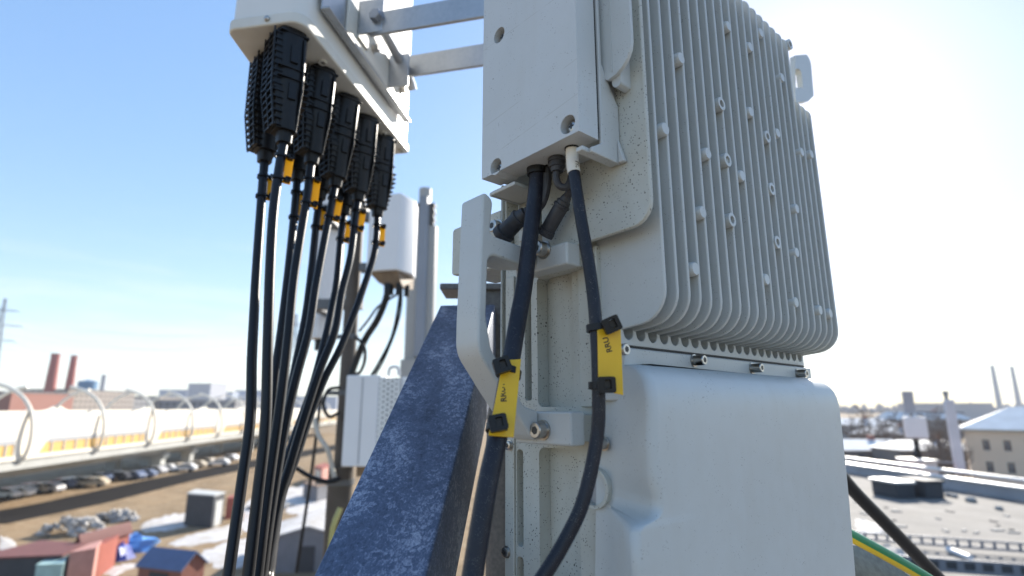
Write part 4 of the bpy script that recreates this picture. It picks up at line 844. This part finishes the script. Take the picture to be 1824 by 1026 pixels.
# back rail (horizontal channel), brackets and bolts
m = MB(); m.box((.003,.035,.045),(.006,.355,.125)); m.box((.0062,.035,.045),(.017,.355,.0485)); m.build('bracket_rail', GALV, ant, bevel=.001)
m = MB(); m.box((.0062,.10,.060),(.010,.34,.118)); m.box((.0102,.13,.070),(.014,.165,.128)); m.build('bracket_plate', ANTD, ant, bevel=.001)
for y in (.19, .315):
    m = MB(); m.lathe((.0102, y, .092), (1,0,0), [(0,.009),(.002,.009),(.0022,.0068),(.010,.0068),(.0105,.006)], 6); m.build('bolt', STEEL, ant)
for a_, b_ in (((.010,.255,.060),(.048,.259,.125)), ((.010,.130,.075),(.052,.134,.135))): m = MB(); m.box(a_, b_); m.build('hinge_plate', GALV, ant, bevel=.001)
m = MB(); m.tube([(.024,.150,.130),(.026,.21,.125),(.030,.262,.112),(.034,.297,.098),(.036,.308,.084)], .0085, 14); m.build('hinge_rod', GALV, ant)
def bar(label, pts, Yl, Yr, bolts):
    (x0, y0), (x1, y1), hpx = pts; a = P(x0, y0, Yl); b = P(x1, y1, Yr); d = (b-a).normalized(); n2 = Vector((d.y, -d.x, 0)).normalized(); up_ = n2.cross(d).normalized()
    if up_.z < 0: up_ = -up_
    h = hpx/F_*a.y; t = thing('mounting_arm', label, 'bracket arm', a); L = (b-a).length*2.0
    m = MB(); m.prism(rpoly([(0,-h/2,h*.15),(L,-h/2,.001),(L,h/2,.001),(0,h/2,h*.2)], 4), lambda x, z, e: a + d*x + up_*z + n2*e, -.003, .003); m.build('strap', GALV, t, local='world', bevel=.0008)
    nv = n2 if n2.y < 0 else -n2
    for (bx, by) in bolts:
        q = P(bx, by, a.y); q = q - nv*((q-a).dot(nv)); m = MB(); m.lathe(q+nv*.0032, nv, [(0,.0125),(.002,.0125),(.0022,.0100),(.0105,.0100),(.0115,.0088)], 6); m.build('bolt', mat('grey_bolt', (.30,.32,.36), .45, .6), t, local='world')
    return t
bar('upper galvanised flat arm bolted to the back of the antenna', ((657,46),(865,10),50), .76, .70, [(678,38)])
bar('lower galvanised flat arm reaching behind the grey unit', ((722,120),(862,98),45), .90, .84, [])
# connectors
def connector_mesh():
    s = MB(); # shell: axis -z from 0 to -.15; flat front, wide at the top, tapering
    prof = [(0,.0195,.0225),(-.012,.0205,.0225),(-.05,.0200,.0215),(-.082,.0186,.0208),(-.088,.0162,.0200),(-.118,.0142,.0182),(-.138,.0134,.0165),(-.1385,.0100,.0110),(-.152,.0090,.0095)]
    n = 20; vs = []
    for z, rx, ry in prof:
        for j in range(n):
            a = 2*math.pi*j/n; c_, s_ = math.cos(a), math.sin(a); e_ = .62
            vs.append((rx*math.copysign(abs(c_)**e_, c_), ry*math.copysign(abs(s_)**e_, s_), z))
    fs = [(i*n+j, i*n+(j+1)%n, (i+1)*n+(j+1)%n, (i+1)*n+j) for i in range(len(prof)-1) for j in range(n)]+[tuple(reversed(range(n))), tuple((len(prof)-1)*n+j for j in range(n))]
    s.add(vs, fs)
    c = MB() # the near flank: a flat boxed comb of thin ribs standing off the shell, straight above, tapering below
    def xo(z): return .0268 if z > -.088 else .0268-(-.088-z)/.052*.0070
    def yo(z): return .0195 if z > -.088 else .0195-(-.088-z)/.052*.0035
    for i in range(15):
        z = -.012-.0088*i; a_, b_ = xo(z), yo(z); c.box((-a_, -b_, z-.0008), (-.010, b_, z+.0008))
    c.hexa([(-.0150,-.0125,-.138),(-.006,-.0125,-.138),(-.006,.0125,-.138),(-.0150,.0125,-.138)], [(-.0205,-.018,-.088),(-.008,-.018,-.088),(-.008,.018,-.088),(-.0205,.018,-.088)])
    c.box((-.0225,-.0180,-.0878),(-.008,.0180,-.006))
    for f in (-1, -.05, .92):
        for z0, z1 in ((-.138,-.088),(-.0878,-.006)):
            q = []
            for z in (z0, z1):
                a_, y_ = xo(z), yo(z)*f; q.append([(-a_-.0005,y_-.0007,z),(-a_+.0016,y_-.0007,z),(-a_+.0016,y_+.0007,z),(-a_-.0005,y_+.0007,z)])
            c.hexa(q[0], q[1])
    for i in range(9): # short ribs on the far flank of the taper
        z = -.070-.0085*i; f = 1 if z > -.088 else 1-(-.088-z)/.052*.42; c.box((.006, -.0185*f, z-.0008), (.0235*f, .0185*f, z+.0008))
    k = MB()
    for z0, z1, f in ((-.050,-.026,1.0),(-.100,-.078,.92)): k.box((-.0050,-.0245*f,z0),(.0050,-.0205*f,z1))
    for z0, z1 in ((-.0085,-.006),(-.0585,-.057),(-.0725,-.071)): k.box((-.0195,-.0232,z0),(.0185,-.0150,z1))
    k.hexa([(.0080,-.0150,-.140),(.0105,-.0150,-.140),(.0105,-.0095,-.140),(.0080,-.0095,-.140)], [(.0110,-.0238,-.085),(.0135,-.0238,-.085),(.0135,-.0150,-.085),(.0110,-.0150,-.085)]); k.box((.0110,-.0238,-.0848),(.0135,-.0150,-.012))
    return s, c, k
def make_conn():
    t = thing('cable_connector', 'x', 'connector'); s, c, k = connector_mesh()
    s.build('shell', PLAST, t, bevel=0, smooth=50); c.build('rib_comb', PLAST, t); k.build('clip', PLAST, t, bevel=.0006); return t
conn0 = make_conn()
right_top = [(517,66),(572,130),(616,178),(650,214),(682,248)]
cabs = {
 'r0': [(505,256),(498,295),(487,377),(481,480),(477,617),(473,754),(459,882),(443,1019)],
 'r1': [(554,292),(547,350),(533.5,432),(522,510),(511.6,617),(498,727),(476,882),(459.5,1019)],
 'r2': [(596.6,333),(588,377),(574.6,446),(562,514),(550,590),(528,672),(509,754),(484,900),(468,1019)],
 'r3': [(637.7,358),(632,396),(624,459),(609,520),(596.6,590),(569,661),(540,750),(517,827),(498,887.5),(484,964),(476,1019)],
 'r4': [(672,385),(670.6,421),(665,459),(645,520),(635,548.5),(607.5,617),(577,677),(549,750),(528,813),(502,882.6),(490,950),(481,1019)],
 'l0': [(471,289),(466,350),(457,480),(452,570),(448.5,644),(446,745),(432,850),(408,1019)],
 'l1': [(529,322),(525,372),(513,490),(501,590),(490,672),(482,760),(466,870),(447,1019)],
 'l2': [(569,355),(563.7,393),(555,480),(544.5,562),(528,645),(510,735),(488,870),(464,1019)],
 'l3': [(613,382.5),(607.5,415),(600,500),(591,548),(580,600),(556,690),(526,775),(500,858),(474,1019)]}
lab = {'r0':'second','r1':'fourth','r2':'sixth','r3':'second from the right of','r4':'rightmost of','l0':'leftmost of','l1':'third','l2':'fifth','l3':'seventh'}
order = ['l0','r0','l1','r1','l2','r2','l3','r3','r4']
ord_l = ['leftmost','second from left','third from left','fourth from left','middle','fourth from right','third from right','second from right','rightmost']
cpos = {}
for i, (px, py) in enumerate(right_top): cpos['r%d' % i] = onz(px, py, .5)
for i in range(4): cpos['l%d' % i] = cpos['r%d' % i].lerp(cpos['r%d' % (i+1)], .5) + Vector((-.052, .010, 0))
first = True
JR = .0058
for k_, ol in zip(order, ord_l):
    top = cpos[k_]; pts = cabs[k_]; n = len(pts); y0 = top.y; y1 = .56 + .15*order.index(k_)/8
    if k_[0] == 'l': y1 += .03
    W3 = []
    L = [0]
    for a, b in zip(pts[:-1], pts[1:]): L.append(L[-1]+math.hypot(b[0]-a[0], b[1]-a[1]))
    for p_, l in zip(pts, L): f = l/L[-1]; W3.append(P(p_[0], p_[1], y0+(y1-y0)*f))
    d = (W3[0]-top); 
    c = conn0 if first else copy_tree(conn0); first = False
    ax = -d.normalized(); X = Vector((math.cos(AA-R(52)), -math.sin(AA-R(52)), 0)); X = (X-ax*X.dot(ax)).normalized(); Yv = ax.cross(X)
    Rm = Matrix((( X.x, Yv.x, ax.x), (X.y, Yv.y, ax.y), (X.z, Yv.z, ax.z))).to_4x4()
    sc_ = d.length/.152
    c.location = top; c.rotation_euler = Rm.to_euler(); c.scale = (1, 1, sc_)
    tag(c, f'black ribbed connector shell at the top of the {ol} jumper cable', 'connector', 'connector shells under the antenna')
    ext = W3[-1]-W3[-2]; full = [W3[0]-d.normalized()*.01] + W3 + [W3[-1]+ext*.6, W3[-1]+ext*1.5+Vector((0,0,-.1))]
    m = MB(); m.tube(full, JR, 14, smooth=6); tag(m.build('jumper_cable', RUBBER2), f'{ol} of the black jumper cables hanging from the white antenna', 'cable', 'jumper cables hanging from the antenna')
    # yellow tag with two ties beside the cable's top
    s_ = spline(W3, 6); a = s_[1]; acc = 0; i = 1
    while acc < .010: acc += (s_[i+1]-s_[i]).length; i += 1
    a = s_[i]; acc = 0; j = i
    while acc < .031: acc += (s_[j+1]-s_[j]).length; j += 1
    b = s_[j]; dd = (b-a).normalized(); sx_ = Vector((math.cos(R(35)), math.sin(R(35)), 0)); sx_ = (sx_-dd*sx_.dot(dd)).normalized(); o_ = sx_*(JR+.0003)
    t = thing('cable_tag', f'small yellow tag near the top of the {ol} jumper cable', 'cable tag', a, 0, 'yellow tags on the jumper cables'); z = dd.cross(sx_)
    q = [a-dd*.004+o_, a-dd*.004+o_+sx_*.0098, b+dd*.004+o_+sx_*.0098, b+dd*.004+o_]
    m = MB(); m.hexa([v-z*.0006 for v in q], [v+z*.0006 for v in q]); m.build('plate', YELT, t, local='world')
    for e_ in (a, b): tie(t, e_, dd, JR, e_+o_+sx_*.005-z*.004*(1 if z.y > 0 else -1), -z if z.y > 0 else z, sx_, .0036, .0036)
# ================================================================== FAR MASTS BEHIND THE JUMPERS (a few metres off, on our roof)
PDK = mat('weathered_pole', (.075, .062, .052), .6, .3, noise=(8, (.12, .10, .085), .8))
YP = 2.7
px0, px1 = P(632,480,YP), P(600,960,YP)
mp = thing('equipment_pole', 'dark weathered pole standing behind the hanging cables', 'pole', (px1.x, YP, RZ))
m = MB(); m.cyl((0,0,0),(0,0,P(600,830,YP).z-RZ),.058,n=18); m.build('lower_tube', PDK, mp); m = MB(); m.cyl((0,0,P(600,832,YP).z-RZ),(0,0,P(640,330,YP).z-RZ),.036,n=16); m.build('upper_tube', PDK, mp)
for yy in (600, 700, 858):
    m = MB(); zc = P(610,yy,YP).z-RZ; rr_ = .042 if yy < 830 else .064; m.cyl((0,0,zc-.012),(0,0,zc+.012),rr_,n=16); m.box((-rr_-.05,-.012,zc-.01),(-rr_+.004,.012,zc+.01)); m.build('clamp', DZ, mp)
WBROWN = mat('connector_bay', (.23, .16, .10), .7, noise=(20, (.1, .07, .05), .8))
def panelbox(label, tl, br, Y, dep, yawdeg, mm, name='panel_antenna', cat='antenna', cham=.03, lower=True):
    a, b = P(*tl, Y), P(*br, Y); wd = b.x-a.x; h = a.z-b.z; t = thing(name, label, cat, (a.x, Y, b.z), R(yawdeg))
    return t, wd, h
# white antenna with lilac shaded left face and sunlit right side
a, b, c2 = P(651,343,2.62), P(710,343,2.5), P(739,372,2.62)
t = thing('panel_antenna', 'white panel antenna right of the dark pole with cables below', 'antenna', (P(710,430,2.5).x, 2.5, P(700,480,2.5).z))
hh = P(700,343,2.5).z - P(700,480,2.5).z; rot = R(-12); 
m = MB(); m.prism(rpoly([(-.165,.04,.02),(0,0,.012),(.055,.11,.02),(.05,.22,.03),(-.12,.24,.03)], 4), lambda x, y, z: (x, y, z), 0, hh); m.build('radome', WHITE, t, bevel=.006)
m = MB(); m.hexa([(-.10,.06,-.05),(.02,.04,-.075),(.045,.18,-.06),(-.08,.2,-.05)], [(-.145,.05,-.003),(-.004,.018,-.003),(.045,.19,-.003),(-.11,.22,-.003)]); m.build('connector_bay', WBROWN, t)
for x, y in ((-.04,.06),(-.0,.05),(.03,.1)):
    m = MB(); m.cyl((x,y,-.11),(x,y,-.055),.014,n=10); m.build('connector', PLAST, t)
for z_ in (.02, hh-.1): m = MB(); m.box((-.21,.10,z_),(-.12,.16,z_+.04)); m.build('bracket', DZ, t)
def wire(label, pts, r, mm=PLAST, name='thin_cable'):
    m = MB(); m.tube([P(*q) for q in pts], r, 8); return tag(m.build(name, mm), label, 'cable')
wire('thick black cable curving from the far white antenna to the pole', [(690,505,2.52),(688,530,2.52),(672,570,2.55),(650,605,2.6),(632,650,2.62),(626,670,2.62)], .016)
wire('thin cable from the far white antenna looping to the white cabinet', [(713,508,2.5),(710,545,2.5),(698,600,2.5),(676,645,2.5),(662,668,2.48)], .007)
wire('second thin cable hanging beside the first below the far antenna', [(716,508,2.5),(714,550,2.5),(704,590,2.5),(684,640,2.5),(668,668,2.48)], .005)
wire('grey thin cable crossing between the pole and far antenna', [(640,590,2.62),(656,570,2.6),(672,548,2.6),(690,535,2.56),(708,524,2.54)], .006, BOOT)
wire('cable loop hanging from the pole above the white cabinet', [(633,600,2.6),(648,615,2.56),(650,640,2.56),(642,662,2.58),(630,668,2.6)], .008)
wire('large cable loop hanging left of the dark pole', [(606,690,2.62),(585,695,2.6),(576,720,2.6),(586,742,2.6),(604,735,2.62)], .008)
wire('long dark cable sagging from under the cabinet to the left', [(606,852,2.6),(585,858,2.58),(555,850,2.56),(530,835,2.55),(508,820,2.55),(500,790,2.55)], .010)
wire('pale cable running down to the lower pole tube', [(560,745,2.6),(567,775,2.6),(583,800,2.6),(590,825,2.62),(596,850,2.62)], .011, mat('pale_cable', (.55,.52,.46), .5))
wire('yellowish cable along the lower pole tube', [(606,905,2.55),(596,930,2.53),(590,960,2.53),(586,1030,2.53)], .012, mat('yellow_cable', (.42,.38,.14), .5))
# white slim antenna seen between the jumpers
t = thing('panel_antenna', 'slim white panel antenna seen between the hanging jumper cables', 'antenna', (P(575,500,3.0).x, 3.0, P(575,603,3.0).z)); hh = P(575,330,3.0).z-P(575,603,3.0).z
m = MB(); m.prism(rpoly([(-.11,.03,.03),(.0,-.03,.03),(.095,.05,.03),(.02,.16,.03)], 4), mpZ, 0, hh); m.build('radome', WHITE, t, bevel=.008)
m = MB(); m.cyl((0,.05,-.06),(0,.05,-.002),.035,n=12); m.cyl((.02,.03,-.16),(.015,.03,-.06),.018,n=10); m.build('connector', PLAST, t)
m = MB(); m.tube([(.02,.03,-.16),(.0,.03,-.3),(-.05,.03,-.5)], .012, 8); m.tube([(.015,.05,-.16),(.02,.05,-.28),(.0,.05,-.7),(-.04,.05,-1.2)], .009, 8); m.build('feeder_cable', PLAST, t)
for z_ in (.12, hh*.7): m = MB(); m.box((.03,-.27,z_),(.30,-.22,z_+.05)); m.box((.03,-.2199,z_),(.08,.06,z_+.05)); m.build('bracket', DZ, t)
# grey antenna pole right of it
YG = 4.6
gx = P(750,500,YG); t = thing('panel_antenna', 'tall grey antenna column with a narrow cap between cables and brace', 'antenna', (P(745,640,YG).x, YG, RZ))
zb, zt_ = P(750,640,YG).z-RZ, P(765,352,YG).z-RZ
GRY = cmat('column_grey', (.40,.39,.37), .5); GRYB = cmat('column_blue_grey', (.27,.29,.33), .5)
m = MB(); m.prism(rpoly([(-.125,.02,.02),(.105,.02,.02),(.125,.12,.03),(-.145,.12,.03)], 3), mpZ, zb, zt_-.25); m.build('shroud', GRY, t, bevel=.006)
m = MB(); m.prism(rpoly([(-.03,-.05,.01),(.035,-.05,.01),(.055,.019,.01),(-.045,.019,.01)], 3), mpZ, zb+.02, zt_); m.build('front_profile', GRYB, t, bevel=.004)
m = MB(); m.cyl((.0,.05,zt_-.25),(.0,.05,zt_+.10),.055,n=14); m.build('cap', GRY, t)
m = MB()
for i in range(6): m.box((-.085-.008*(i%2),.0,zt_-.24+i*.035),(.09+.008*(i%2),.10,zt_-.225+i*.035))
m.build('insulator', DZ, t)
m = MB(); m.cyl((0,.07,0),(0,.07,zb),.07,n=16); m.box((-.14,-.05,zb-.30),(.14,.16,zb-.004)); m.build('base_box', GRY, t, bevel=.006)
# white cabinet with perforated side
PERF = mat('perforated_white', (.72,.71,.68), .5); t_ = PERF.node_tree; bb = t_.nodes['Principled BSDF']; v = t_.nodes.new('ShaderNodeTexVoronoi'); v.inputs['Scale'].default_value = 62; v.inputs['Randomness'].default_value = 0
tcx = t_.nodes.new('ShaderNodeTexCoord'); mpx = t_.nodes.new('ShaderNodeMapping'); mpx.inputs['Rotation'].default_value = (R(45), 0, 0); t_.links.new(tcx.outputs['Object'], mpx.inputs[0]); t_.links.new(mpx.outputs[0], v.inputs['Vector'])
mrx = t_.nodes.new('ShaderNodeMapRange'); mrx.inputs[1].default_value = .30; mrx.inputs[2].default_value = .36; t_.links.new(v.outputs[0], mrx.inputs[0]); mxx = t_.nodes.new('ShaderNodeMix'); mxx.data_type = 'RGBA'; t_.links.new(mrx.outputs[0], mxx.inputs['Factor']); mxx.inputs['A'].default_value = (.12,.11,.10,1); mxx.inputs['B'].default_value = (.72,.71,.68,1); t_.links.new(mxx.outputs['Result'], bb.inputs['Base Color'])
cbx = thing('equipment_cabinet', 'white equipment cabinet with a perforated side mounted on the dark pole', 'cabinet', (P(671,750,2.45).x, 2.45, P(660,832,2.45).z), R(-6)); hh = P(660,668,2.45).z-P(660,832,2.45).z
m = MB(); m.box((-.150,.0,0),(.0,.30,hh)); m.build('body', WHITE, cbx, bevel=.006); m = MB(); m.box((-.075,-.003,.01),(-.071,-.0002,hh-.01)); m.build('door_gap', MULL, cbx)
m = MB(); m.hexa([(.001,.006,.01),(.075,.07,.01),(.075,.25,.01),(.001,.28,.01)], [(.001,.006,hh-.01),(.075,.07,hh-.01),(.075,.25,hh-.01),(.001,.28,hh-.01)]); m.build('perforated_cover', PERF, cbx)
m = MB(); m.box((.076,.08,.005),(.14,.24,hh-.005)); m.build('side_box', WHITE, cbx, bevel=.006)
m = MB(); m.box((-.11,.08,-.05),(-.02,.2,-.002)); m.build('base_bracket', WBROWN, cbx); m = MB(); m.tube([(.01,.1,hh-.002),(.015,.1,hh+.035),(.05,.1,hh+.04),(.06,.1,hh+.002)], .008, 8); m.build('lifting_loop', COP, cbx)
# ================================================================== NEAR CABLES AT THE BOTTOM RIGHT
k = MB(); k.tube([P(1490,838,.78),P(1526,880,.80),P(1590,945,.83),P(1664,1021,.87),P(1740,1100,.9)], .0088, 16); tag(k.build('black_cable', RUBBER2), 'stiff black cable slanting down from behind the grey unit to the right', 'cable')
GRN = mat('earth_green', (.02, .20, .075), .4); EY = mat('earth_yellow', (.66, .46, .02), .4)
pts = spline([P(1480,935,.60),P(1530,962,.61),P(1585,992,.62),P(1640,1024,.63),P(1720,1075,.64)], 10); k = MB(); n = 16
ns = len(pts); x = None
for i, q in enumerate(pts):
    d = (pts[min(i+1,ns-1)]-pts[max(i-1,0)]).normalized(); x = Vector((0,0,1)); x = (x-d*x.dot(d)).normalized(); y = d.cross(x)
    k.v += [tuple(q+(x*math.cos(2*math.pi*j/n)+y*math.sin(2*math.pi*j/n))*.0062) for j in range(n)]
vw = None
for i in range(ns-1):
    for j in range(n):
        k.f.append([i*n+j, i*n+(j+1)%n, (i+1)*n+(j+1)%n, (i+1)*n+j]); k.mi.append(1 if j in (0,1,2,3,4,15,14,13)[:0] or (j % 16) in (9,10,11,12,5,6,7,8) else 0)
tag(k.build('earth_cable', [GRN, EY], recalc=False), 'green and yellow striped earth cable at the bottom right', 'cable')
sp = thing('steel_plinth', 'galvanised steel pad under the earth cable beside the grey unit', 'plinth', P(1570,1040,.75))
m = MB(); q4 = [P(1500,968,.66), P(1540,972,.68), P(1660,1050,.70), P(1480,1050,.60)]; dnn = Vector((0,0,-.02)); m.hexa([q+dnn for q in q4], q4); m.build('plate', mat('grey_zinc', (.13, .15, .145), .6, .2, noise=[(30, (.09, .10, .10), .8), (160, (.24, .26, .25), .5)]), sp, local='world', bevel=.001)
for o in list(sc.objects):
    if o.type == 'EMPTY' and o.get('label') == 'x': print('UNLABELLED', o.name)
# ================================================================== HAZE
k = MB(); k.box((-2500,-250,GZ-1),(2700,3000,110)); hz = k.build('haze', [])
HM = bpy.data.materials.new('haze'); HM.use_nodes = True; t_ = HM.node_tree; t_.nodes.remove(t_.nodes['Principled BSDF']); vv = t_.nodes.new('ShaderNodeVolumePrincipled')
vv.inputs['Color'].default_value = (.92, .94, 1, 1); vv.inputs['Density'].default_value = .00022; vv.inputs['Anisotropy'].default_value = .0
t_.links.new(vv.outputs[0], t_.nodes['Material Output'].inputs['Volume']); hz.data.materials.append(HM); tag(hz, kind='stuff')
